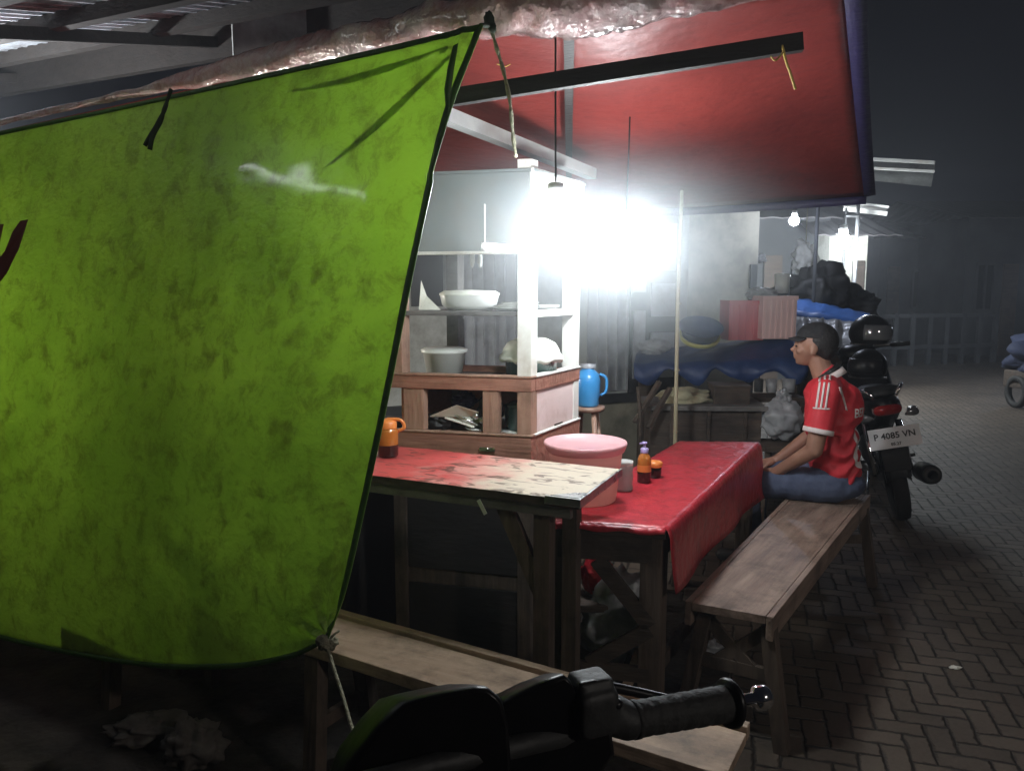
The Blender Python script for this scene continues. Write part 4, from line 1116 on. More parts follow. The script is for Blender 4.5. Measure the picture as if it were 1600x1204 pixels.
# dark framed door with stacked panels
s0_, s1_ = px2s(976), px2s(1046)
m = MB(); mid = (s0_ + s1_) / 2
m.beam(onw(mid, .62, .02), onw(mid, 2.2, .02), s1_ - s0_, .03, up=nrm); dr = m.build('door', 'dark_wall', t)
for (u0, u1, z0, z1) in ((.05, .30, 1.45, 1.85), (.42, .95, 1.62, 2.0), (.42, .95, 1.25, 1.52), (.05, .30, .75, 1.3), (.42, .95, .75, 1.12)):
    m = MB(); ss = lerp(s0_, s1_, (u0 + u1) / 2)
    m.beam(onw(ss, z0, .045), onw(ss, z1, .045), (s1_ - s0_) * (u1 - u0), .015, up=nrm); m.build('door_panel', 'shutter', dr)
m = MB(); s_ = px2s(690); m.beam(onw(s_ - .25, 1.55, .04), onw(s_ - .02, 1.55, .04), .03, .4); m.build('notice_board', 'dark_wall', t)
for px, h in ((1000, 1.02), ):
    pass

# warm stained wall pillar right of it
t, a, b, d, nrm, L = wall_quad('building', 1046, 7.4, 1172, 7.5, 0, 3.4, 'wall_warm', 'stained beige house wall right of the lamps, behind the blue basin', 'building')
m = MB(); m.beam(a + ZZ * 1.7, b + ZZ * 1.7, .3, 3.4); m.build('wall', 'wall_warm', t)
m = MB(); m.beam(b + nrm * .17 + ZZ * 1.7 - d * .05, b + nrm * .17 + ZZ * .0 - d * .05, .06, .04, up=nrm); m.build('pipe', 'dark_wall', t)

# far shops on the right, a lit one with a white washed wall
def far_house(x0, x1, Y, h, depth, label, mt='dark_wall', roofmt='roof_sheet', rise=.6, eave=.35, feat=()):
    a = at_d(x0, 450, Y); b = at_d(x1, 450, Y); a.z = b.z = 0
    t = thing('house', label, 'house', tuple((a + b) / 2))
    d = (b - a).normalized(); back = Vector((-d.y, d.x, 0)); back = back if back.y > 0 else -back
    m = MB(); m.frame_box((a + b) / 2 + back * depth / 2 + ZZ * h / 2, d, back, ZZ, ((b - a).length, depth, h)); m.build('wall', mt, t)
    L = (b - a).length
    m = MB()
    n = max(6, int(L / .18)); P0 = []; P1 = []; P2 = []
    for i in range(n * 2 + 1):
        s = lerp(-eave, L + eave, i / (2 * n)); z = .02 if i % 2 else 0
        P0.append(a + d * s - back * eave + ZZ * (h + z - .05)); P1.append(a + d * s + back * depth * .5 + ZZ * (h + rise + z)); P2.append(a + d * s + back * (depth + eave) + ZZ * (h + z))
    m.grid([P0, P1, P2], smooth=False); m.build('roof', roofmt, t, solid=.02)
    for kind, u0, u1, z0, z1 in feat:
        m = MB(); m.frame_box(a + d * L * (u0 + u1) / 2 - back * .03 + ZZ * (z0 + z1) / 2, d, back, ZZ, (L * (u1 - u0), .06, z1 - z0), .01)
        f = m.build(kind, {'door': 'dark_wood', 'window': 'black_gloss', 'board': 'roof_sheet', 'panel': 'wall'}[kind], t)
        if kind == 'window':
            m = MB()
            for q in (u0, (u0 + u1) / 2, u1):
                m.beam(a + d * L * q - back * .07 + ZZ * z0, a + d * L * q - back * .07 + ZZ * z1, .05, .05, up=d)
            for z in (z0, z1): m.beam(a + d * L * u0 - back * .07 + ZZ * z, a + d * L * u1 - back * .07 + ZZ * z, .05, .05)
            m.build('frame', 'dark_wall', f)
    return t
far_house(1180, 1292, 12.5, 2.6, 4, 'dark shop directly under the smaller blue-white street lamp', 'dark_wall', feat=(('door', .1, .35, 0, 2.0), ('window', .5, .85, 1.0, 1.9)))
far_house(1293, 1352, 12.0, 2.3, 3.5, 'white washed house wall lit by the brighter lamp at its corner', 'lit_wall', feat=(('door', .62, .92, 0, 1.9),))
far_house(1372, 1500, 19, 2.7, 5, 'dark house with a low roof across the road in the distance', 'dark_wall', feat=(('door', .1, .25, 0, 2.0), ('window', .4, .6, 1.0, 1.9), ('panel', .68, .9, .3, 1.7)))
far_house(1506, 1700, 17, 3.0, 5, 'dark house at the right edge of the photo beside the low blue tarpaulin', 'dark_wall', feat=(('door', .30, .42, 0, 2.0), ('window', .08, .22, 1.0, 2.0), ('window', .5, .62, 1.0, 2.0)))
# billboard roof and thin awning bar
t = thing('roof_canopy', 'pale ribbed canopy jutting out high beside the purple awning edge', 'canopy', tuple(at_d(1405, 270, 11)))
m = MB(); q0 = at_d(1340, 245, 11); q1 = at_d(1462, 252, 10.6); q2 = at_d(1455, 292, 10.4); q3 = at_d(1340, 280, 10.8)
m.poly([q0, q1, q2, q3], .05, Vector((0, 1, .2))); m.build('panel', 'wall', t)
m = MB(); m.beam(at_d(1345, 262, 10.7), at_d(1460, 268, 10.4), .04, .03); m.beam(at_d(1345, 248, 10.7), at_d(1460, 254, 10.4), .04, .04); m.build('batten', 'pale_beam', t)
m = MB(); m.tube([at_d(1344, 270, 10.7), Vector((at_d(1344, 270, 10.7).x, 10.7, 0))], .025, 8); m.build('post', 'dark_wall', t)
t = thing('shop_awning', 'narrow grey awning edge above the lit white washed wall', 'awning', tuple(at_d(1352, 326, 11.3)))
m = MB(); m.beam(at_d(1318, 318, 11.3), at_d(1386, 326, 11.1), .5, .03); m.build('sheet', 'pale_beam', t)
m = MB(); m.beam(at_d(1318, 326, 11.1), at_d(1386, 334, 10.9), .04, .06); m.build('edge_bar', 'pale_beam', t)
for x in (1322,):
    p = at_d(x, 330, 11.0); m = MB(); m.tube([p, Vector((p.x, p.y, 0))], .018, 8); m.build('post', 'dark_wall', t)

# street lamps (bulbs under small reflectors on brackets)
def far_lamp(px, py, Y, r, mt, label, top):
    c = at_d(px, py, Y)
    t = thing('street_lamp', label, 'lamp', (c.x, c.y, 0), 'distant street lamps')
    m = MB(); m.ball(c, r, 14, 10); m.build('bulb', mt, t)
    m = MB(); m.lathe([(.001, r * 2.2), (r * .5, r * 2.1), (r * .6, r * 1.1), (.001, r * 1.05)], c, 18); m.build('shade', 'socket', t)
    m = MB(); m.tube([c + ZZ * r * 2.1, c + ZZ * (r * 2 + .15) + Vector((.05, .1, 0)), c + ZZ * (r * 2 + .16) + Vector((.3, .25, 0))], .018, 7)
    m.tube([Vector((c.x + .3, c.y + .25, c.z + top)), Vector((c.x + .3, c.y + .25, 0))], .018, 8); m.build('post', 'dark_wall', t)
far_lamp(1241, 345, 6.9, .042, 'far1', 'small blue-white street lamp in front of the dark shop', .4)
far_lamp(1317, 377, 10.4, .10, 'far2', 'brighter white street lamp at the white washed wall', .4)
far_lamp(1622, 440, 12.0, .10, 'far3', 'street lamp beyond the right edge, lighting the road', .5)

# low fence, wall and poles across the road
t = thing('fence', 'low dark fence along the far side of the road', 'fence', tuple(at_d(1440, 470, 15)))
pa = at_d(1375, 450, 14.6); pz = at_d(1560, 450, 15.4)
for i in range(8):
    p = lerp(pa, pz, i / 7); m = MB(); m.box((p.x, p.y, .5), (.08, .08, 1.0)); m.build('post', 'dark_wall', t)
for z in (.35, .95):
    m = MB(); m.beam(Vector((pa.x, pa.y, z)), Vector((pz.x, pz.y, z)), .05, .07); m.build('rail', 'dark_wall', t)

# ------------------------------------------------------------------ goods between the stall and the far shops
# dark counter behind the red table
cc = at_d(1095, 640, 4.75)
t = thing('wooden_counter', 'dark wooden counter box behind the far end of the red table', 'counter', (cc.x, 4.75, 0))
cz = at_d(1095, 634, 4.55).z
m = MB(); m.box((cc.x, 4.75, cz - .015), (.72, .42, .03), R(-4), .004); m.build('top', 'grey_beam', t)
m = MB(); m.box((cc.x, 4.75, (cz - .03) / 2), (.66, .36, cz - .03), R(-4), .004); m.build('cabinet', 'dark_wood', t)
for i in (-1, 0, 1):
    m = MB(); m.box((cc.x + .22 * i, 4.55, .45), (.02, .02, .66), R(-4)); m.build('slat', 'dark_wood', t)
p = at_d(1070, 632, 4.72)
m = MB(); m.ball(p + ZZ * .045, (.17, .10, .062), jit=.25, seed=21, n=22, m=12); tag(m.build('sack', 'sack', loc=p), 'flat yellowish sack lying on the dark wooden counter', 'sack')
p = at_d(1138, 632, 4.72)
m = MB(); m.box(p + ZZ * .06, (.22, .2, .12), R(-4), .01); m.box(p + ZZ * .125, (.23, .21, .012), R(-4), .003); tag(m.build('wooden_box', 'dark_wood', loc=p), 'dark closed wooden box next to the sack on the counter', 'box')
# leaning handle / broom at the counter's left
m = MB(); m.beam(at_d(992, 660, 4.4), at_d(1030, 596, 4.5), .03, .02); m.beam(at_d(1012, 668, 4.4), at_d(1047, 606, 4.5), .03, .02); m.tube([at_d(997, 604, 4.4), at_d(1000, 640, 4.4), at_d(1002, 760, 4.4)], .012, 7)
t0 = at_d(992, 660, 4.4)
tag(m.build('folding_rack', 'dark_wood', loc=(t0.x, t0.y, 0)), 'dark folding rack leaning beside the wooden counter', 'rack')
# blue tarpaulin covered table
ta = thing('covered_table', 'table covered by a dark blue tarpaulin behind the counter, sagging over its edge', 'table', (at_d(1130, 560, 5.7).x, 5.7, 0))
A0 = at_d(990, 568, 5.6); A1 = at_d(1262, 566, 5.5); B0 = at_d(1000, 548, 6.3); B1 = at_d(1285, 520, 6.2)
P = []
for i in range(15):
    row = []
    for j in range(41):
        u = j / 40; v = i / 14
        p = lerp(lerp(A0, A1, u), lerp(B0, B1, u), v)
        z = .07 * math.sin(PI * v) * (.4 + .9 * math.exp(-((u - .80) / .18) ** 2)) + .02 * mnoise.noise(Vector((u * 9, v * 4, 9)))
        row.append(p + ZZ * z)
    P.append(row)
drape = [[p - ZZ * (.10 + .05 * math.sin(j * .55) + .04 * mnoise.noise(Vector((j * .3, 0, 4)))) - Vector((0, .03 + .02 * math.sin(j * .9), 0)) for j, p in enumerate(P[0])]]
drape2 = [[lerp(P[0][j], drape[0][j], .5) - Vector((0, .012, 0)) for j in range(41)]]
m = MB(); m.grid(drape + drape2 + P); m.build('cover', 'blue_tarp', ta, solid=.003)
m = MB(); m.poly([A0 + Vector((.03, .03, -.03)), A1 + Vector((-.03, .03, -.03)), Vector((B1.x, B1.y, A1.z - .03)), Vector((B0.x, B0.y, A0.z - .03))], .02, ZZ); m.build('table_top', 'dark_wood', ta)
for q, (x, y) in enumerate(((A0.x + .08, A0.y + .06), (A1.x - .08, A1.y + .08), (B0.x + .05, B0.y - .05), (B1.x - .1, B1.y - .05))):
    m = MB(); m.box((x, y, (A0.z - .04) / 2), (.06, .06, A0.z - .04)); m.build('leg', 'dark_wood', ta)
p = at_d(1022, 548, 5.9)
m = MB(); m.ball(p + ZZ * .03, (.12, .10, .06), jit=.3, seed=31); tag(m.build('cloth_bundle', 'bag_grey', loc=p), 'greyish cloth bundle at the left end of the blue covered table', 'bundle')
# basin leaning
p = at_d(1094, 520, 5.75)
t = thing('wash_basin', 'tilted blue wash basin with a yellow bottom rim on the blue covered table', 'basin', tuple(p))
ax = Vector((.0, -.45, .89)).normalized()
m = MB(); m.lathe([(.001, .0), (.13, .0), (.155, .07), (.165, .075)], p - ax * .02, 34, axis=ax); m.build('body', 'blue_tarp', t)
m = MB(); m.lathe([(.10, -.028), (.145, -.022), (.152, .012), (.142, .012), (.132, -.015), (.10, -.02)], p - ax * .03, 34, axis=ax); m.build('rim', 'yellow', t)
# crates
def crate(px, py, Y, w_, h_, d_, mt, label, ribs=5, yaw=0.0):
    p = at_d(px, py, Y)
    t = thing('crate', label, 'crate', tuple(p))
    ax = Vector((math.cos(yaw), math.sin(yaw), 0)); ay = Vector((-math.sin(yaw), math.cos(yaw), 0))
    for s, nm in ((-1, 'side_panel'), (1, 'side_panel')):
        m = MB(); m.frame_box(p + ax * (s * w_ / 2) + ZZ * h_ / 2, ax, ay, ZZ, (.012, d_ + .010, h_), .002); m.build(nm, mt, t)
        m = MB(); m.frame_box(p + ay * (s * d_ / 2) + ZZ * h_ / 2, ax, ay, ZZ, (w_ - .014, .012, h_ - .004), .002); f = m.build('end_panel', mt, t)
        if s < 0:
            m = MB()
            for i in range(ribs):
                m.frame_box(p - ay * (d_ / 2 + .010) + ax * (w_ * (-.42 + .84 * i / (ribs - 1))) + ZZ * h_ / 2, ax, ay, ZZ, (.012, .010, h_ - .01))
            m.frame_box(p - ay * (d_ / 2 + .013) + ZZ * (h_ - .015), ax, ay, ZZ, (w_ + .02, .016, .03)); m.build('ribs', mt, f)
    m = MB(); m.frame_box(p + ZZ * .008, ax, ay, ZZ, (w_ - .02, d_ - .02, .01)); m.build('bottom', mt, t)
    return p
crate(1157, 530, 5.95, .25, .30, .26, 'crate_red', 'dark red plastic crate standing left of the pale pink crate')
crate(1207, 528, 5.85, .24, .32, .26, 'crate_pink', 'pale pink ribbed plastic crate on the blue covered table', ribs=6)
p = at_d(1190, 460, 6.0); m = MB(); m.ball(p, (.11, .09, .05), jit=.5, seed=41); tag(m.build('plastic_bag', 'bag_grey', loc=p), 'crumpled clear plastic bag stuffed on top of the red crate', 'bag')
p = at_d(1222, 440, 6.1); m = MB(); m.lathe([(.001, -.09), (.05, -.09), (.06, .06), (.001, .065)], p, 20); tag(m.build('plastic_cup_stack', 'white_plastic', loc=p), 'stack of pale plastic cups standing behind the pink crate', 'cups')
p = at_d(1258, 405, 8.0)
t = thing('hanging_bag', 'bright crumpled plastic bag hanging below the small street lamp', 'bag', tuple(p))
m = MB(); m.ball(p, (.12, .10, .16), jit=.7, seed=44, n=24, m=16); m.build('bag', 'white_plastic', t)
m = MB(); m.tube([p + ZZ * .12, p + ZZ * .9], .005, 5); m.build('string', 'rope', t)
p = at_d(1185, 404, 8.0); m = MB(); m.ball(p, (.07, .06, .05), jit=.6, seed=45); tag(m.build('hanging_bag', 'bag_grey', loc=p), 'small pale bag above the red crate against the beige wall', 'bag')
# dark heaps beyond (covered goods)
p = at_d(1275, 462, 7.6)
m = MB(); m.ball(p, (.30, .3, .30), jit=.35, seed=51, n=28, m=18); m.ball(p + Vector((.35, .2, -.12)), (.32, .3, .22), jit=.4, seed=52, n=28, m=18); m.ball(p + Vector((-.28, .1, -.1)), (.15, .3, .2), jit=.4, seed=53)
tag(m.build('covered_goods', 'black_matte', loc=p), 'dark covered heap of goods left of the white washed wall', 'goods')
ct = at_d(1300, 500, 7.0)
t = thing('vendor_cart', 'low cart under a bright blue tarpaulin and a white sheet behind the parked motorcycle', 'cart', (ct.x, ct.y, 0))
m = MB()
P = []
for i in range(10):
    row = []
    for j in range(31):
        u = j / 30; v = i / 9
        near = lerp(at_d(1232, 484, 6.7), at_d(1360, 505, 6.4), u); far = lerp(at_d(1236, 462, 7.4), at_d(1358, 492, 7.2), u)
        row.append(lerp(near, far, v) + ZZ * (.03 * math.sin(PI * v) + .03 * mnoise.noise(Vector((u * 6, v * 3, 8)))))
    P.append(row)
m.grid([[q - ZZ * .09 - Vector((0, .02, 0)) for q in P[0]]] + P); m.build('blue_cover', 'bright_blue', t, solid=.003)
P2 = []
for i in range(9):
    v = i / 8
    P2.append([lerp(lerp(at_d(1236, 493, 6.55), at_d(1345, 503, 6.3), j / 30), lerp(at_d(1242, 540, 6.3), at_d(1352, 545, 6.05), j / 30), v) + Vector((0, .04 * math.sin(j * .9 + v * 2), .02 * mnoise.noise(Vector((j * .4, v * 3, 1))))) for j in range(31)])
m = MB(); m.grid(P2); m.build('white_sheet', 'bag_grey', t, solid=.003)
m = MB(); bz = at_d(1300, 560, 6.8).z; m.box((at_d(1300, 540, 6.9).x, 6.95, (bz + .25) / 2 + .1), (.60, .5, bz - .15), R(-8), .01); m.build('body', 'dark_wood', t)
for s in (-1, 1):
    m = MB(); m.lathe([(.16, -.02), (.19, -.02), (.19, .02), (.16, .02), (.16, -.02)], (at_d(1300, 540, 6.9).x + s * .33, 6.95, .19), 24, axis=(1, 0, 0)); m.build('wheel', 'rubber', t)
# grey plastic bag by the man's arm
p = at_d(1222, 655, 4.55)
m = MB(); m.ball(p, (.12, .09, .125), jit=.22, seed=61, n=40, m=26); m.ball(p + ZZ * .13, (.045, .03, .05), jit=.6, seed=62)
pgl = at_d(1222, 690, 4.55)
stl = thing('low_stool', 'dark low stool carrying the grey plastic bag behind the person', 'stool', (pgl.x, 4.55, 0))
zt = pgl.z
mm = MB(); mm.box((pgl.x, 4.55, zt - .02), (.3, .26, .035), 0, .005); mm.build('seat', 'dark_wood', stl)
for sx_ in (-1, 1):
    for sy_ in (-1, 1):
        mm = MB(); mm.beam((pgl.x + sx_ * .11, 4.55 + sy_ * .09, zt - .03), (pgl.x + sx_ * .14, 4.55 + sy_ * .12, 0), .03, .03); mm.build('leg', 'dark_wood', stl)
tag(m.build('plastic_bag', 'bag_grey', loc=p), 'knotted grey plastic bag full of goods on the low stool in front of the person', 'bag')
for i, (x, lb) in enumerate(((1185, 'small dark can left on the rail behind the person'), (1205, 'pale middle can on the rail behind the person'), (1232, 'wider dim can nearest to the face of the person'))):
    p = at_d(x, 612, 5.1); m = MB(); m.lathe([(.001, 0), (.028 + .006 * i, 0), (.03 + .006 * i, .085), (.001, .09)], p, 18); tag(m.build('can', ['dark_wall', 'bag_grey', 'bag_grey'][i], loc=p), lb, 'can')
p = at_d(1208, 616, 5.1)
rk = thing('side_table', 'small dark table under the row of cans', 'table', (p.x, 5.1, 0))
m = MB(); m.box((p.x, 5.1, p.z - .02), (.36, .25, .03), 0, .004); m.build('top', 'dark_wood', rk)
for s in (-1, 1):
    for s2 in (-1, 1):
        m = MB(); m.box((p.x + s * .15, 5.1 + s2 * .1, (p.z - .035) / 2), (.03, .03, p.z - .035)); m.build('leg', 'dark_wood', rk)

# blue jug on a stool right of the cart
p = at_d(918, 634, 3.55)
stl = thing('bar_stool', 'reddish wooden stool with slanted legs under the blue water jug', 'stool', (p.x, 3.55, 0))
m = MB(); m.lathe([(.001, -.022), (.075, -.022), (.08, -.012), (.08, 0), (.001, .0)], p, 26); m.build('seat', 'cart_wood_v', stl)
for q in range(4):
    aa = q * PI / 2 + .5; v0 = Vector((math.cos(aa), math.sin(aa), 0))
    m = MB(); m.tube([p + v0 * .05 - ZZ * .02, Vector((p.x, p.y, 0)) + v0 * .15], .012, 8); m.build('leg', 'cart_wood_v', stl)
t = thing('water_jug', 'bright blue plastic water jug standing on the stool right of the food cart', 'jug', tuple(p))
m = MB(); m.lathe([(.001, .002), (.055, .002), (.062, .01), (.060, .035), (.066, .05), (.068, .12), (.058, .155), (.035, .17), (.032, .185), (.001, .187)], p, 30, sx=.85); m.build('body', 'blue_plastic', t)
m = MB(); m.tube(smooth_poly([p + Vector((.055, 0, .15)), p + Vector((.085, 0, .13)), p + Vector((.085, 0, .07)), p + Vector((.06, 0, .05))], 12), .007, 8); m.build('handle', 'blue_plastic', t)
m = MB(); m.lathe([(.036, .178), (.038, .196), (.001, .20)], p, 20); m.build('cap', 'bag_grey', t)

# parked covered motorcycle far right
p = at_d(1604, 520, 9.8)
t = thing('covered_barrow', 'low barrow under a dark blue sheet parked by the road at the right edge', 'barrow', (p.x, 9.5, 0))
m = MB(); m.ball((p.x + .15, 9.5, .62), (.45, .5, .38), jit=.35, seed=71, n=30, m=20); m.build('cover', 'night_blue', t)
m = MB(); m.box((p.x + .1, 9.5, .35), (.7, .6, .22), .2, .02); m.build('body', 'dark_wood', t)
for s in (-1, 1):
    m = MB(); m.lathe([(.14, -.03), (.2, -.03), (.2, .03), (.14, .03), (.14, -.03)], (p.x + .1 + s * .36, 9.5, .2), 24, axis=(1, 0, 0)); m.build('wheel', 'rubber', t)

# things under the tables
def lump(px, py, r, name, mt, label, cat, jit=.4, seed=1, h=None):
    p = at_h(px, py, h if h is not None else r[2] * .8)
    m = MB(); m.ball(p, r, 20, 14, jit=jit, seed=seed); return tag(m.build(name, mt, loc=p), label, cat)
pr = at_d(934, 896, 2.95)
stp = thing('plastic_stool', 'low dark stool under the red table holding a red bag', 'stool', (pr.x, pr.y, 0))
m = MB(); m.box((pr.x, pr.y, pr.z - .10), (.26, .22, .03), 0, .006); m.build('seat', 'dark_wood', stp)
for s in (-1, 1):
    for s2 in (-1, 1):
        m = MB(); m.beam((pr.x + s * .10, pr.y + s2 * .08, pr.z - .11), (pr.x + s * .12, pr.y + s2 * .10, 0), .03, .03); m.build('leg', 'dark_wood', stp)
m = MB(); m.ball(pr, (.065, .06, .085), jit=.25, seed=81, n=24, m=16); m.ball(pr + ZZ * .09, (.02, .02, .02), jit=.4, seed=82)
tag(m.build('plastic_bag', 'bag_red', loc=pr), 'dark red plastic bag under the red table', 'bag')
ps = at_h(968, 950, .22)
m = MB(); m.ball((ps.x, ps.y, .17), (.15, .12, .19), jit=.3, seed=83, n=28, m=18); tag(m.build('sack', 'bag_grey', loc=(ps.x, ps.y, 0)), 'pale grey sack standing on the paving under the red table', 'sack')
m = MB(); m.beam(at_h(672, 915, .05), at_h(860, 1010, .03), .05, .04, bev=.004); tag(m.build('wood_plank', 'leg', loc=at_h(770, 960, .0)), 'thin wooden plank lying on the paving below the food cart', 'plank')
m = MB(); m.beam(at_h(975, 1085, .02), at_h(1005, 1000, .12), .035, .02, bev=.003); tag(m.build('wood_plank', 'front_bench', loc=at_h(975, 1085, 0)), 'short wooden stick propped up below the red table', 'plank')
lump(232, 1140, (.13, .07, .05), 'concrete_chunk', 'rubble', 'long broken concrete chunk on the ground under the green tarpaulin', 'rubble', .5, 91)
lump(302, 1163, (.09, .07, .07), 'concrete_chunk', 'rubble', 'rounder broken concrete chunk right of the long one under the green tarpaulin', 'rubble', .5, 92)
lump(488, 1162, (.025, .02, .012), 'stone', 'rubble', 'small pale stone near the guy rope', 'stone', .4, 93)
rg = np.random.default_rng(3)
lump(1492, 1042, (.022, .014, .005), 'litter', 'paper', 'small white scrap of paper on the open paving', 'litter', .6, 94)
lump(1452, 903, (.014, .010, .005), 'litter', 'rubble', 'tiny grey pebble on the paving above the paper scrap', 'stone', .6, 95)
lump(1228, 905, (.06, .05, .035), 'stone', 'rubble', 'grey stone on the paving behind the side bench', 'stone', .5, 96)
lump(1268, 895, (.035, .03, .022), 'litter', 'bag_grey', 'crumpled grey scrap under the side bench', 'litter', .6, 97)
lump(1105, 1015, (.05, .045, .04), 'litter', 'bag_grey', 'crumpled plastic scrap below the near end of the side bench', 'litter', .7, 98)

# ------------------------------------------------------------------ seated person in a red jersey
def local_frame(origin, ang, lean=0.0):
    Rm = Matrix.Translation(origin) @ Matrix.Rotation(ang, 4, 'Z') @ Matrix.Rotation(lean, 4, 'X')
    return Rm
PO = Vector((1.585, 3.72, 0)); PA = R(157)
TM = local_frame(PO, PA)
def L3(x, y, z): return TM @ Vector((x, y, z))
person = thing('person', 'seated person in red jersey, black cap and jeans, facing left on the side bench', 'person', tuple(PO))
HZ = .06                     # seat contact height offset
S = .45
jt = {
 'pel': (-.01, 0, S + .10), 'sp1': (.0, 0, S + .25), 'sp2': (.015, 0, S + .40), 'ch': (.035, 0, S + .50), 'nk': (.055, 0, S + .615), 'hd': (.115, 0, S + .715),
}
def pt(k, s=1):
    a = jt[k]; return Vector((a[0], a[1] * s, a[2]))
sh = {1: Vector((.045, .175, S + .545)), -1: Vector((.05, -.175, S + .545))}
el = {1: Vector((.085, .215, S + .275)), -1: Vector((.10, -.215, S + .28))}
wr_ = {1: Vector((.255, .13, S + .135)), -1: Vector((.27, -.12, S + .14))}
hip = {1: Vector((.0, .09, S + .085)), -1: Vector((.0, -.09, S + .085))}
kn = {1: Vector((.405, .115, S + .06)), -1: Vector((.42, -.15, S + .06))}
an = {1: Vector((.33, .12, .085)), -1: Vector((.40, -.16, .085))}
X = lambda v: TM @ v
# body: one continuous skin surface
mb = MB()
capsule(mb, X(pt('pel')), X(pt('sp1')), .105, .10, flat=1.25, flatdir=TM.to_3x3() @ Vector((1, 0, 0)))
capsule(mb, X(pt('sp1')), X(pt('ch')), .10, .105, flat=1.35, flatdir=TM.to_3x3() @ Vector((1, 0, 0)))
capsule(mb, X(pt('ch')), X(pt('nk')), .08, .055)
capsule(mb, X(pt('nk') - Vector((0, 0, .03))), X(Vector((.095, 0, S + .69))), .054, .050)
hc = Vector((.115, 0, S + .755))
RT3 = TM.to_3x3()
def hb(off, r, rotv=None, n=24, m_=16): mb.ball(X(hc + Vector(off)), r, n, m_, rot=RT3)
hb((-.012, 0, .018), (.092, .074, .088))          # cranium
hb((.030, 0, -.030), (.058, .054, .066))          # face
hb((.038, 0, -.072), (.042, .040, .032))          # jaw and chin
hb((.064, 0, -.084), (.018, .020, .016))          # chin point
hb((.092, 0, -.026), (.016, .0125, .013))         # nose tip
hb((.082, 0, -.010), (.012, .010, .022))          # nose bridge
hb((.082, 0, -.051), (.011, .022, .008)); hb((.081, 0, -.062), (.011, .020, .0075))   # lips
hb((.066, 0, .012), (.022, .045, .012))           # brow
for s in (1, -1):
    hb((.055, s * .038, -.028), (.025, .018, .022))     # cheekbone
    hb((.066, s * .031, -.004), (.012, .014, .008))     # closed upper lid
    mb.ball(X(hc + Vector((-.002, s * .073, -.018))), (.020, .009, .031), 14, 10, rot=RT3)   # ear
    hb((.004, s * .077, -.036), (.010, .008, .010))
    capsule(mb, X(pt('ch') + Vector((0, s * .04, .03))), X(sh[s]), .065, .055)
    capsule(mb, X(sh[s]), X(el[s]), .052, .040)
    capsule(mb, X(el[s]), X(wr_[s]), .040, .026)
    capsule(mb, X(hip[s]), X(kn[s]), .080, .056)
    capsule(mb, X(kn[s]), X(an[s]), .052, .036)
    capsule(mb, X(an[s]), X(an[s] + Vector((.02, 0, -.04))), .038, .032)
    # palm and fingers resting on the thigh
    w0 = wr_[s]; fd = Vector((.86, -s * .35, -.30)).normalized(); sd = Vector((.35 * s, .93, 0)).normalized() * s
    capsule(mb, X(w0), X(w0 + fd * .075), .024, .030, flat=.6, flatdir=RT3 @ Vector((0, 0, 1)))
    for q, (ln, off) in enumerate(((.066, -.026), (.075, -.009), (.070, .009), (.055, .025))):
        b0 = w0 + fd * .085 + sd * off; b1 = b0 + (fd + Vector((0, 0, -.15))) * ln * .5; b2 = b1 + (fd * .7 + Vector((0, 0, -.7))) * ln * .5
        capsule(mb, X(b0), X(b1), .0095, .0085, n=8); capsule(mb, X(b1), X(b2), .0085, .007, n=8)
    b0 = w0 + fd * .03 - sd * .022; capsule(mb, X(b0), X(b0 + fd * .035 - sd * .020), .011, .010, n=8); capsule(mb, X(b0 + fd * .035 - sd * .020), X(b0 + fd * .062 - sd * .018 - Vector((0, 0, .012))), .010, .008, n=8)
body = remeshed(mb, .0055, 3).build('body', 'skin', person)
# hair
mb = MB()
def hb2(off, r): mb.ball(X(hc + Vector(off)), r, 24, 16, rot=RT3)
hb2((-.030, 0, .020), (.085, .080, .088)); hb2((-.055, 0, -.020), (.052, .068, .058))
def hair_cut(v): return v
mb = remeshed(mb, .006, 2)
mb.build('hair', 'hair', person)
# cap
mb = MB(); capc = hc + Vector((-.012, 0, .030))
mb.ball(X(capc), (.097, .080, .083), 28, 18, rot=RT3)
def capcut(v):
    l = TM.inverted() @ v
    if l.z < capc.z + .012: l.z = capc.z + .012 - (capc.z + .012 - l.z) * .12
    return TM @ l
mb = remeshed(mb, .006, 2, capcut)
mb.build('cap', 'cap', person)
mb = MB(); P = []
for i in range(7):
    v = i / 6; row = []
    for j in range(13):
        u = (j / 12 - .5) * 2
        x = .082 + v * (.060 * math.sqrt(max(0, 1 - .55 * u * u))) - .028 * u * u
        row.append(X(Vector((capc.x + x - .010, u * .068, capc.z + .014 - .016 * v - .012 * u * u))))
    P.append(row)
mb.grid(P); mb.build('cap_peak', 'cap', person, solid=.004)
m = MB()
for s in (1, -1): m.ball(X(hc + Vector((.079, s * .029, -.007))), (.006, .008, .0045), 10, 8, rot=RT3)
m.build('eyes', 'hair', person)
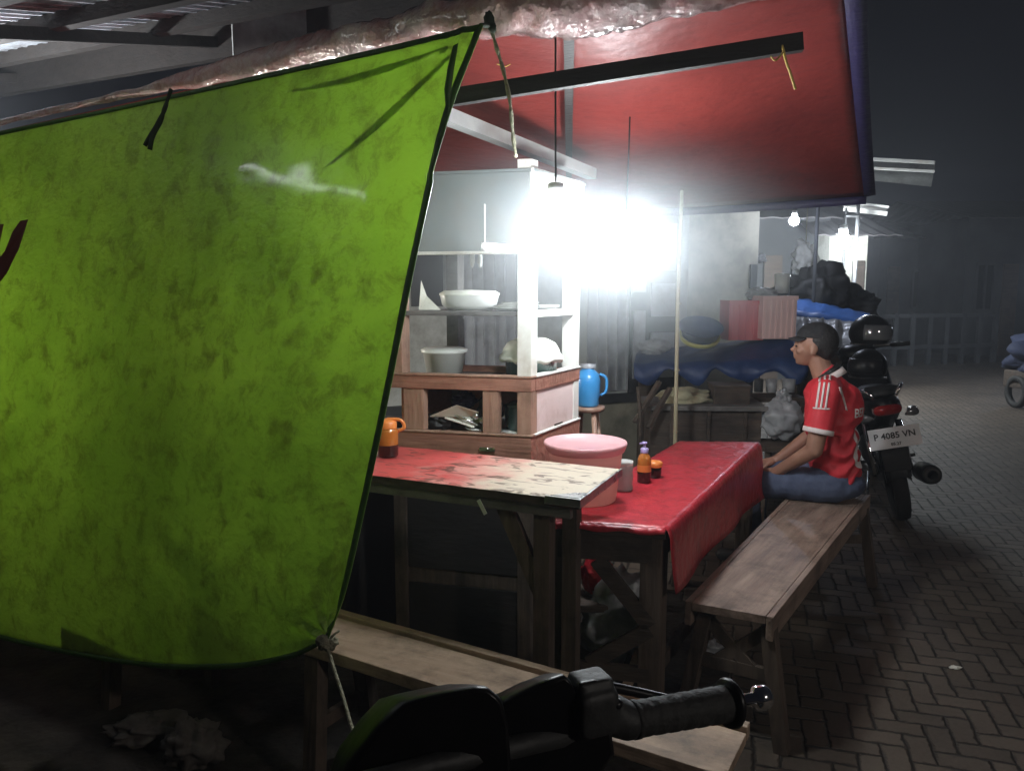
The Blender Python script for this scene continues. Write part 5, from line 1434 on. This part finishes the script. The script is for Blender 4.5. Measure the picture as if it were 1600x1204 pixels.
# jersey
mb = MB()
fx3 = RT3 @ Vector((1, 0, 0))
capsule(mb, X(Vector((-.015, 0, S + .085))), X(pt('sp1')), .120, .118, n=22, flat=1.32, flatdir=fx3)
capsule(mb, X(pt('sp1')), X(pt('ch')), .118, .118, n=22, flat=1.42, flatdir=fx3)
mb.ball(X(Vector((-.03, 0, S + .45))), (.10, .15, .13), rot=RT3)
capsule(mb, X(pt('ch')), X(pt('nk') - Vector((0.01, 0, .015))), .095, .066)
for s in (1, -1):
    capsule(mb, X(pt('ch') + Vector((0, s * .04, .045))), X(sh[s]), .074, .068)
    e_ = lerp(sh[s], el[s], .66)
    capsule(mb, X(sh[s]), X(e_), .068, .066)
inv = TM.inverted()
def jersey_disp(v):
    l = inv @ v
    f = .006 * math.sin(l.z * 80 + 3.5 * math.sin(l.x * 20 + l.y * 15)) * (1 if l.z < S + .36 else .3)
    f += .012 * mnoise.noise(l * 11) - .007 * abs(mnoise.noise(l * 19))
    c = Vector((.0, 0, l.z)); d_ = (l - c); d_.z = 0
    if abs(l.y) < .17 and d_.length > 1e-3: l = l + d_.normalized() * f
    if l.z < S + .055: l.z = S + .055 + (l.z - S - .055) * .2
    return TM @ l
jb = remeshed(mb, .007, 3, jersey_disp)
# open the sleeve ends: flatten the sleeve cap along the arm
for i, v in enumerate(jb.v):
    l = inv @ v
    for s in (1, -1):
        ad = (el[s] - sh[s]).normalized(); e_ = lerp(sh[s], el[s], .68); tt = (l - e_).dot(ad)
        if tt > 0 and abs(l.y) > .12 and (l - e_).length < .12: l = l - ad * tt * .9
    jb.v[i] = TM @ l
jersey = jb.build('jersey', 'jersey', person)
JB = BVHTree.FromPolygons([tuple(v) for v in jb.v], jb.f)
def on_shirt(lp, ld, lift=.0025):
    o = X(Vector(lp)); dd = RT3 @ Vector(ld).normalized()
    h = JB.ray_cast(o - dd * .5, dd, 2.0)
    if h[0] is None: return None
    return h[0] - dd * lift
def shirt_strip(lps, ld, wdt, wdir, name, mt='jersey_white'):
    rows = []
    for p in lps:
        r = [on_shirt(Vector(p) + Vector(wdir) * (q - .5) * wdt, ld) for q in (0, .5, 1)]
        if None not in r: rows.append(r)
    if len(rows) > 1:
        m = MB(); m.grid(rows); m.build(name, mt, jersey, solid=.0015)
# collar: band around the neck base
m = MB(); P = []
for i in range(29):
    q = 2 * PI * i / 28
    cx, cy = .046 + .086 * math.cos(q), .088 * math.sin(q)
    z = S + .596 - .044 * math.cos(q)
    P.append([X(Vector((cx, cy, z - .014))), X(Vector((.052 + .070 * math.cos(q), .072 * math.sin(q), z + .012)))])
m.grid(P); m.build('collar', 'jersey_white', jersey, solid=.004)
m = MB(); P = []
for i in range(29):
    q = 2 * PI * i / 28
    z = S + .600 - .044 * math.cos(q)
    P.append([X(Vector((.055 + .066 * math.cos(q), 0.068 * math.sin(q), z + .004))), X(Vector((.058 + .052 * math.cos(q), .054 * math.sin(q), z + .026)))])
m.grid(P); m.build('collar_lining', 'hair', jersey, solid=.003)
# shoulder stripes on the left side, falling from the collar over the shoulder
for k in (-1, 0, 1):
    lps = [(.055 + k * .022, .075 + .125 * t_, S + .62) for t_ in [i / 14 for i in range(15)]]
    shirt_strip(lps, (0, 0, -1), .009, (1, 0, 0), 'shoulder_stripe')
    lps = [(.055 + k * .022, -.075 - .125 * t_, S + .62) for t_ in [i / 14 for i in range(15)]]
    shirt_strip(lps, (0, 0, -1), .009, (1, 0, 0), 'shoulder_stripe')
for k in (-1, 0, 1):
    lps = [(.055 + k * .020 + .01 * t_, .3, S + .598 - .118 * t_) for t_ in [i / 14 for i in range(15)]]
    shirt_strip(lps, (0, -1, 0), .009, (1, 0, 0), 'sleeve_stripe')
# small cross bar below the stripes
lps = [(.025 + .075 * i / 10, .3, S + .478) for i in range(11)]
shirt_strip(lps, (0, -1, 0), .007, (0, 0, 1), 'sleeve_band')
# back seam stripe
lps = [(-.012 - .035 * i / 12, .3, S + .575 - .115 * i / 12) for i in range(13)]
shirt_strip(lps, (0, -1, 0), .010, (.9, 0, .3), 'seam_stripe')
# cuffs
for s in (1, -1):
    ad = (el[s] - sh[s]).normalized(); e_ = lerp(sh[s], el[s], .66)
    m = MB(); m.lathe([(.0665, -.012), (.070, -.010), (.070, .010), (.066, .012), (.050, .008)], X(e_ + ad * .002), 30, axis=RT3 @ ad); m.build('cuff', 'jersey_white', jersey)
# name and number on the back
def back_text(txt, size, ang0, z0, mat_, name):
    cu = bpy.data.curves.new('t', 'FONT'); cu.body = txt; cu.size = size; cu.align_x = 'LEFT'; cu.resolution_u = 3; cu.offset = .0012
    o = bpy.data.objects.new('t', cu); COL.objects.link(o)
    me = o.evaluated_get(bpy.context.evaluated_depsgraph_get()).to_mesh()
    bm = bmesh.new(); bm.from_mesh(me); bmesh.ops.triangulate(bm, faces=bm.faces[:])
    bmesh.ops.subdivide_edges(bm, edges=bm.edges[:], cuts=2, use_grid_fill=True)
    out_ = MB(); vs = []; ok = True
    for v in bm.verts:
        ang = ang0 + v.co.x / .15
        dirv = Vector((math.cos(ang), math.sin(ang), 0))          # direction outwards
        p = on_shirt(Vector((0, 0, z0 + v.co.y)) + dirv * .0, tuple(-dirv), .003)
        vs.append(p if p is not None else X(Vector((0, 0, z0))))
    bm.verts.index_update()
    out_.add(vs, [tuple(q.index for q in f.verts) for f in bm.faces])
    bm.free(); bpy.data.objects.remove(o)
    return out_.build(name, mat_, jersey)
back_text('BER', .060, R(122), S + .425, 'jersey_white', 'back_lettering')
back_text('8', .30, R(126), S + .175, 'jersey_white', 'back_number')
# trousers
mb = MB()
capsule(mb, X(Vector((-.01, 0, S + .10))), X(Vector((-.0, 0, S + .16))), .112, .105, flat=1.35, flatdir=fx3)
mb.ball(X(Vector((-.035, 0, S + .075))), (.12, .165, .075), rot=RT3)
for s in (1, -1):
    capsule(mb, X(hip[s]), X(kn[s]), .090, .068); capsule(mb, X(kn[s]), X(lerp(kn[s], an[s], .93)), .066, .055)
def den(v):
    l = inv @ v; f = .006 * mnoise.noise(l * 12) + .003 * math.sin(l.x * 60 + l.z * 30)
    l.z += f
    if l.x < .30 and l.z < S + .003: l.z = S + .003
    return TM @ l
remeshed(mb, .008, 3, den).build('jeans', 'denim', person)
for s in (1, -1):
    mb = MB(); a_ = an[s]
    capsule(mb, X(a_ + Vector((-.03, 0, -.045))), X(a_ + Vector((.14, 0, -.050))), .038, .033, flat=1.0)
    sh_ = remeshed(mb, .008, 3); sh_.build('sandal', 'black_matte', person)

# ------------------------------------------------------------------ motorcycle parked behind the bench
MO = Vector((2.53, 4.84, 0)); MA = math.atan2(1.15, .38)
MM = Matrix.Translation(MO) @ Matrix.Rotation(MA, 4, 'Z') @ Matrix.Rotation(R(-13), 4, 'X')
MR = MM.to_3x3()
def B(x, y, z): return MM @ Vector((x, y, z))
bx_, by_, bz_ = MR @ Vector((1, 0, 0)), MR @ Vector((0, 1, 0)), MR @ Vector((0, 0, 1))
moto = thing('motorcycle', 'black motorcycle parked behind the person, seen from the rear with a white number plate', 'motorcycle', tuple(MO))
def wheel(xc, par, r=.285, wd=.045):
    c = B(xc, 0, r)
    m = MB(); pr = [(r - .06 + .0, -wd * .5), (r - .03, -wd), (r - .008, -wd * .85), (r, -wd * .3), (r, wd * .3), (r - .008, wd * .85), (r - .03, wd), (r - .06, wd * .5), (r - .06, -wd * .5)]
    m.lathe(pr, c, 40, axis=by_); w_ = m.build('wheel', 'rubber', par)
    m = MB(); m.lathe([(r - .058, -.025), (r - .072, -.018), (r - .072, .018), (r - .058, .025)], c, 36, axis=by_)
    for k in range(6):
        q = k * PI / 3; v = bx_ * math.cos(q) + bz_ * math.sin(q); m.beam(c + v * .03, c + v * (r - .07), .02, .025, up=by_)
    m.lathe([(.001, -.05), (.045, -.05), (.045, .05), (.001, .05)], c, 20, axis=by_); m.build('rim', 'black_gloss', w_)
wheel(0, moto); wheel(1.22, moto)
# rear fender and plate
m = MB(); P = []
for i in range(15):
    q = R(12 + 118 * i / 14)
    P.append([B(-math.cos(q) * .325 + .0, y * .062, .285 + math.sin(q) * .325 - abs(y) ** 3 * .03) for y in (-1, -.6, 0, .6, 1)])
m.grid(P); m.build('rear_fender', 'black_matte', moto, solid=.004)
m = MB(); m.frame_box(B(-.30, .0, .50), bx_, by_, bz_, (.02, .15, .22), .006); m.build('mud_flap', 'black_matte', moto)
pc_ = B(-.352, -.01, .605)
ty = (by_).normalized(); tz = (bz_ * .97 + bx_ * .2).normalized(); txn = ty.cross(tz).normalized()
m = MB(); m.frame_box(pc_, txn, ty, tz, (.004, .285, .125), .0015); pl = m.build('number_plate', 'plate', moto)
def flat_text(txt, size, c, xd, yd, nd, mt, name, par, cx='CENTER'):
    cu = bpy.data.curves.new('t', 'FONT'); cu.body = txt; cu.size = size; cu.align_x = cx; cu.resolution_u = 2; cu.offset = size * .02
    o = bpy.data.objects.new('t', cu); COL.objects.link(o)
    me = o.evaluated_get(bpy.context.evaluated_depsgraph_get()).to_mesh()
    mm = MB(); mm.add([c + xd * v.co.x + yd * v.co.y + nd * .0015 for v in me.vertices], [tuple(p.vertices) for p in me.polygons])
    bpy.data.objects.remove(o); return mm.build(name, mt, par)
rx = -ty if (-ty).x > 0 else ty
nrm_ = txn if txn.y < 0 else -txn
flat_text('P 4085 VN', .052, pc_ - tz * .004 + nrm_ * .003, rx, tz, nrm_, 'plate_text', 'plate_figures', pl)
flat_text('05.27', .026, pc_ - tz * .047 + nrm_ * .003, rx, tz, nrm_, 'plate_text', 'plate_figures', pl)
# tail section
def loft(name, secs, mt, par, n=18, sub=True):
    """secs: (x, zc, halfwidth, halfheight, power)"""
    m = MB(); P = []
    for (x, zc, hw, hh, yo) in secs:
        row = []
        for k in range(n + 1):
            q = 2 * PI * k / n; cq, sq = math.cos(q), math.sin(q)
            row.append(B(x, yo + math.copysign(abs(cq) ** .75, cq) * hw, zc + math.copysign(abs(sq) ** .75, sq) * hh))
        P.append(row)
    m.grid(P); nn = n + 1
    base_ = 0; m.f.append(tuple(range(n - 1, -1, -1))); m.sm.append(True); m.f.append(tuple((len(secs) - 1) * nn + k for k in range(n))); m.sm.append(True)
    return m.build(name, mt, par)
loft('tail_fairing', [(-.36, .80, .025, .02, 0), (-.33, .795, .06, .045, 0), (-.2, .775, .095, .07, 0), (0, .735, .115, .09, 0), (.2, .68, .12, .11, 0), (.42, .60, .10, .11, 0), (.55, .55, .06, .08, 0)], 'black_gloss', moto)
loft('seat', [(-.27, .862, .03, .015, 0), (-.2, .865, .095, .035, 0), (0, .845, .125, .04, 0), (.2, .81, .135, .045, 0), (.42, .79, .115, .045, 0), (.58, .79, .07, .03, 0)], 'black_matte', moto)
loft('tail_light', [(-.385, .775, .03, .018, 0), (-.365, .775, .075, .032, 0), (-.32, .775, .085, .036, 0)], 'tail_red', moto)
for s in (-1, 1):
    loft('turn_signal', [(-.35, .735, .012, .010, s * .10), (-.34, .74, .032, .024, s * .135), (-.28, .745, .03, .022, s * .14)], 'clear_lens', moto, n=12)
    m = MB(); m.tube(smooth_poly([B(-.32, s * .06, .85), B(-.30, s * .10, .90), B(-.1, s * .13, .89), B(.05, s * .125, .84)], 14), .011, 8); m.build('grab_rail', 'chrome', moto)
loft('engine', [(.35, .33, .06, .06, 0), (.42, .34, .12, .12, 0), (.62, .36, .13, .13, 0), (.75, .38, .07, .08, 0)], 'black_matte', moto)
# muffler on the right side
m = MB(); m.lathe([(.03, -.02), (.055, 0), (.062, .08), (.062, .36), (.050, .40), (.030, .41)], B(-.34, -.17, .345), 26, axis=(bx_ * .97 - bz_ * .16)); mf = m.build('muffler', 'black_gloss', moto)
m = MB(); m.lathe([(.028, -.028), (.040, -.03), (.052, -.01), (.050, .01)], B(-.34, -.17, .345), 24, axis=(bx_ * .97 - bz_ * .16)); m.build('end_cap', 'black_matte', mf)
m = MB(); m.tube(smooth_poly([B(.05, -.165, .28), B(.3, -.15, .24), B(.55, -.08, .27)], 12), .02, 10); m.build('exhaust_pipe', 'steel', moto)
m = MB(); m.beam(B(0, .08, .29), B(.5, .08, .33), .03, .05, up=bz_); m.beam(B(0, -.09, .29), B(.5, -.09, .33), .03, .05, up=bz_); m.build('swing_arm', 'black_matte', moto)
for s in (-1, 1):
    m = MB(); m.tube([B(.0, s * .10, .31), B(.12, s * .10, .62)], .022, 10); m.build('shock_absorber', 'chrome', moto)
loft('leg_shield', [(.72, .45, .10, .14, 0), (.86, .62, .19, .20, 0), (.95, .78, .20, .16, 0), (1.0, .92, .13, .06, 0)], 'black_gloss', moto)
loft('front_fender', [(1.0, .50, .03, .03, 0), (1.12, .59, .065, .035, 0), (1.3, .58, .065, .035, 0), (1.44, .50, .04, .03, 0)], 'black_gloss', moto)
for s in (-1, 1):
    m = MB(); m.tube([B(1.22, s * .075, .285), B(1.0, s * .075, .85)], .02, 9); m.build('fork', 'steel', moto)
    m = MB(); m.tube(smooth_poly([B(.96, s * .03, 1.0), B(.95, s * .15, 1.04), B(.86, s * .34, 1.03)], 12), .012, 9); m.build('handlebar', 'black_matte', moto)
    m = MB(); m.tube([B(.90, s * .24, 1.037), B(.855, s * .355, 1.028)], .018, 10); m.build('grip', 'rubber', moto)
loft('handlebar_cowl', [(.84, 1.02, .06, .03, 0), (.92, 1.04, .12, .055, 0), (1.02, 1.02, .13, .07, 0), (1.09, .98, .08, .05, 0)], 'black_gloss', moto)
m = MB(); m.tube([B(.35, .12, .25), B(.12, .20, .02)], .010, 8); m.build('side_stand', 'steel', moto)
m = MB(); m.tube([B(.45, .2, .30), B(.45, -.2, .30)], .012, 8); m.build('foot_pegs', 'rubber', moto)

def helmet(c, r, label, yaw=0.0, vis='black_gloss', rot=None):
    t = thing('helmet', label, 'helmet', tuple(c))
    Rz = Matrix.Rotation(yaw, 3, 'Z') @ (rot or Matrix.Identity(3))
    mb = MB(); mb.ball(c, (r * 1.12, r * .98, r), 30, 20, rot=Rz)
    def cut(v):
        l = Rz.inverted() @ (v - Vector(c))
        if l.z < -r * .62: l.z = -r * .62
        return Vector(c) + Rz @ l
    mb.v = [cut(v) for v in mb.v]; mb.build('shell', 'black_gloss', t)
    mb = MB(); P = []
    for i in range(9):
        th = R(62 + 46 * i / 8); P.append([Vector(c) + Rz @ Vector((math.sin(th) * math.cos(q) * r * 1.17, math.sin(th) * math.sin(q) * r * 1.03, math.cos(th) * r * 1.04)) for q in [R(-75 + 150 * j / 20) for j in range(21)]])
    mb.grid(P); mb.build('visor', vis, t, solid=.002)
    mb = MB(); mb.lathe([(r * .80, -r * .60), (r * .98, -r * .60), (r * 1.0, -r * .52)], c, 30); mb.build('rim_trim', 'chrome', t)
    return t
helmet(B(.78, -.10, 1.16), .135, 'round black helmet with a glinting visor resting on the motorcycle handlebar', MA - 2.3, 'clear_lens')
helmet(B(.10, .02, 1.0), .118, 'black helmet resting on the motorcycle seat next to the back of the person', MA + 2.6)

# ------------------------------------------------------------------ scooter in the foreground (front end and handlebar in view)
gp0 = at_d(975, 1126, .80); gp1 = at_d(1138, 1098, .855)
hd = (gp1 - gp0).normalized()                      # along the right handlebar
hd_flat = Vector((hd.x, hd.y, 0)).normalized()
SF = Vector((-hd_flat.y, hd_flat.x, 0))            # forward of the scooter (away from the camera)
if SF.y < 0: SF = -SF
hc0 = gp0 - hd_flat * .21; hc0.z = gp0.z - .005     # handlebar centre
SO = Vector((hc0.x, hc0.y, 0)) - SF * .35
scoot = thing('scooter', 'black foreground scooter with dark front cowl and a right handlebar grip with chrome end', 'scooter', tuple(SO))
def Q(x, y, z):   # x forward, y right, z up, about the handlebar centre on the ground
    return Vector((hc0.x, hc0.y, 0)) + SF * x + hd_flat * y + ZZ * z
m = MB(); gd = hd
pts = []; rr = []
for i in range(46):
    q = i / 45; pts.append(lerp(gp0, gp1, q)); rr.append(.0190 + (.0007 if i % 6 < 4 else 0) + .0015 * (i / 45))
m.tube(pts, rr, 20); m.build('grip', 'rubber', scoot)
gl = m
m = MB(); m.lathe([(.010, -.006), (.027, -.004), (.029, .002), (.025, .007), (.010, .008)], gp1, 26, axis=gd); m.build('grip_flange', 'black_gloss', scoot)
m = MB(); m.lathe([(.001, .004), (.0075, .005), (.0075, .036), (.0125, .039), (.0145, .043), (.0145, .054), (.012, .058), (.005, .059), (.004, .052), (.001, .052)], gp1, 26, axis=gd); m.build('bar_end', 'chrome', scoot)
m = MB(); m.lathe([(.012, -.004), (.021, -.002), (.021, .004), (.013, .006)], gp0 + gd * .012, 24, axis=gd); m.build('grip_collar', 'rubber', scoot)
# switch housing
def blob(name, items, mt, vox=.003, sm=3, par=scoot, disp=None):
    mb = MB()
    for it in items:
        if it[0] == 'b': mb.frame_box(it[1], hd_flat, SF, ZZ, it[2], it[3])
        elif it[0] == 's': mb.ball(it[1], it[2], 20, 14)
        else: capsule(mb, it[1], it[2], it[3], it[4])
    return remeshed(mb, vox, sm, disp).build(name, mt, par)
sw = at_d(922, 1095, .79)
blob('switch_housing', [('b', sw + ZZ * -.004, (.048, .055, .052), .010), ('c', sw + hd * .01 - ZZ * .01, gp0 + hd * .004, .024, .021), ('b', sw + ZZ * .022 + hd_flat * .0, (.042, .036, .018), .005)], 'black_matte')
m = MB(); m.frame_box(at_d(918, 1070, .775), hd_flat, SF, ZZ, (.020, .006, .010), .002); m.build('switch', 'black_gloss', scoot)
m = MB(); m.ball(at_d(962, 1098, .78), (.008, .008, .006), 14, 10); m.build('screw_cap', 'black_gloss', scoot)
# brake lever in front of the grip
lv = smooth_poly([sw + SF * .035 - ZZ * .012, sw + SF * .062 + hd * .05 - ZZ * .020, gp1 + SF * .055 - ZZ * .026 - hd * .02, gp1 + SF * .050 - ZZ * .028], 18)
m = MB(); m.tube(lv, .0062, 9); m.ball(lv[-1], .009, 12, 9); m.build('brake_lever', 'black_gloss', scoot)
# handlebar cowl built from the outline of its rear face, extruded forward with a rounded section
def cowl(name, outline, Y0, depth, mt, grow=.0):
    """outline: rear-face photo outline at distance Y0; lofted forward and tapering"""
    base_ = [at_d(x, y, Y0 + grow * (x - 700) / 700) for x, y in outline]
    cen = sum(base_, Vector()) / len(base_)
    m = MB(); P = []
    for i in range(8):
        q = i / 7; sc = [.90, .975, 1.0, 1.0, .97, .88, .66, .30][i]; off = [0, .006, .018, .05, .09, .13, .17, .20][i] * depth / .2
        P.append([cen + (p - cen) * sc + SF * off - ZZ * (off * .45) for p in base_ + [base_[0]]])
    m.grid(P); n = len(base_)
    m.f.append(tuple(range(n))); m.sm.append(False); m.f.append(tuple(7 * (n + 1) + k for k in range(n))); m.sm.append(False)
    return m.build(name, mt, scoot)
cowl('handlebar_cowl', [(628, 1096), (652, 1089), (700, 1079), (745, 1071), (768, 1072), (782, 1083), (790, 1092), (800, 1130), (805, 1200), (800, 1290), (700, 1340), (560, 1330), (515, 1270), (545, 1195), (590, 1135)], .74, .20, 'black_gloss')
cowl('meter_cover', [(786, 1098), (800, 1088), (845, 1066), (884, 1052), (894, 1060), (905, 1085), (915, 1120), (960, 1140), (965, 1180), (940, 1215), (880, 1300), (780, 1300), (770, 1180)], .765, .12, 'black_gloss', .02)
# rest of the scooter, below the frame
def sloft(name, secs, mt, n=20):
    m = MB(); P = []
    for (x, y, z, hw, hh, tilt) in secs:
        row = []
        for k in range(n + 1):
            q = 2 * PI * k / n; cq, sq = math.cos(q), math.sin(q)
            a_ = math.copysign(abs(cq) ** .8, cq) * hw; b_ = math.copysign(abs(sq) ** .8, sq) * hh
            row.append(Q(x + b_ * math.sin(tilt), y + a_, z + b_ * math.cos(tilt)))
        P.append(row)
    m.grid(P); nn = n + 1
    m.f.append(tuple(range(n))); m.sm.append(True); m.f.append(tuple((len(secs) - 1) * nn + k for k in range(n))); m.sm.append(True)
    return m.build(name, mt, scoot)
sloft('leg_shield', [(.05, 0, .93, .10, .05, 1.5), (.09, 0, .82, .17, .06, 1.4), (.12, 0, .65, .20, .07, 1.4), (.10, 0, .45, .18, .07, 1.4), (.02, 0, .30, .14, .05, 1.2)], 'black_gloss')
sloft('floor_board', [(.06, 0, .30, .14, .05, 0), (-.15, 0, .27, .15, .045, 0), (-.35, 0, .30, .14, .06, 0)], 'black_matte')
sloft('body_cover', [(-.30, 0, .36, .10, .10, 0), (-.42, 0, .52, .14, .18, 0), (-.70, 0, .60, .15, .14, 0), (-1.0, 0, .66, .12, .10, 0), (-1.12, 0, .68, .04, .04, 0)], 'black_gloss')
sloft('seat', [(-.36, 0, .72, .06, .03, 0), (-.46, 0, .74, .13, .05, 0), (-.75, 0, .76, .15, .05, 0), (-1.02, 0, .80, .11, .04, 0)], 'black_matte')
sloft('front_fender', [(.02, 0, .46, .04, .03, 0), (.14, 0, .54, .07, .03, 0), (.34, 0, .50, .065, .03, 0), (.44, 0, .40, .04, .02, 0)], 'black_gloss')
for xc in (.22, -1.0):
    c = Q(xc, 0, .23); m = MB(); m.lathe([(.15, -.035), (.20, -.048), (.225, -.03), (.23, 0), (.225, .03), (.20, .048), (.15, .035), (.15, -.035)], c, 36, axis=hd_flat); wv = m.build('wheel', 'rubber', scoot)
    m = MB(); m.lathe([(.001, -.03), (.05, -.03), (.05, .03), (.001, .03)], c, 20, axis=hd_flat); m.lathe([(.13, -.03), (.152, -.03), (.152, .03), (.13, .03), (.13, -.03)], c, 30, axis=hd_flat)
    for k in range(5):
        q = k * 2 * PI / 5; v = SF * math.cos(q) + ZZ * math.sin(q); m.beam(c + v * .04, c + v * .14, .03, .02, up=hd_flat)
    m.build('rim', 'steel', wv)
lg0 = Q(0, -.21, gp0.z); 
m = MB(); m.tube([lg0, lg0 - hd_flat * .16 - SF * .02], .018, 14); m.build('grip', 'rubber', scoot)
m = MB(); m.tube([Q(.0, -.22, gp0.z), Q(.02, 0, gp0.z - .01), gp0 + hd * .01], .012, 10); m.build('handlebar', 'black_matte', scoot)
m = MB(); m.tube([Q(-.25, -.12, .28), Q(-.28, -.24, .0)], .011, 8); m.build('side_stand', 'steel', scoot)

# ------------------------------------------------------------------ night haze: one even box of air
m = MB(); m.box((0, 22, 5), (130, 90, 12))
hz = m.build('haze', 'black_matte')
hm = bpy.data.materials.new('haze'); hm.use_nodes = True
hn = hm.node_tree
for n_ in list(hn.nodes):
    if n_.type != 'OUTPUT_MATERIAL': hn.nodes.remove(n_)
pv = hn.nodes.new('ShaderNodeVolumePrincipled')
pv.inputs['Color'].default_value = (0.86, 0.90, 1.0, 1)
pv.inputs['Density'].default_value = HAZE
pv.inputs['Anisotropy'].default_value = HAZE_G
hn.links.new(pv.outputs[0], [n_ for n_ in hn.nodes if n_.type == 'OUTPUT_MATERIAL'][0].inputs['Volume'])
hz.data.materials.clear(); hz.data.materials.append(hm)
hz['kind'] = 'stuff'

# added scattering volume, imitating lens bloom, round the two bulbs of the stall
sc_ = Vector((.30, 2.68, 1.60))
m = MB(); m.ball(sc_, (.92, .75, .48), 28, 18)
glow_obj = m.build('glow_volume', 'black_matte', loc=sc_)
sm_ = bpy.data.materials.new('bulb_glow_volume'); sm_.use_nodes = True
q = sm_.node_tree
for n_ in list(q.nodes):
    if n_.type != 'OUTPUT_MATERIAL': q.nodes.remove(n_)
pv = q.nodes.new('ShaderNodeVolumePrincipled')
pv.inputs['Color'].default_value = (0.90, 0.95, 1.0, 1); pv.inputs['Anisotropy'].default_value = 0.2
tc = q.nodes.new('ShaderNodeTexCoord'); mp = q.nodes.new('ShaderNodeMapping'); mp.inputs['Scale'].default_value = (1 / .92, 1 / .75, 1 / .48)
q.links.new(tc.outputs['Object'], mp.inputs[0])
gr = q.nodes.new('ShaderNodeTexGradient'); gr.gradient_type = 'QUADRATIC_SPHERE'
q.links.new(mp.outputs[0], gr.inputs[0])
ml = q.nodes.new('ShaderNodeMath'); ml.operation = 'MULTIPLY'; ml.inputs[1].default_value = GLOW_DENSITY
q.links.new(gr.outputs[1], ml.inputs[0]); q.links.new(ml.outputs[0], pv.inputs['Density'])
q.links.new(pv.outputs[0], [n_ for n_ in q.nodes if n_.type == 'OUTPUT_MATERIAL'][0].inputs['Volume'])
glow_obj.data.materials.clear(); glow_obj.data.materials.append(sm_)
glow_obj['kind'] = 'stuff'
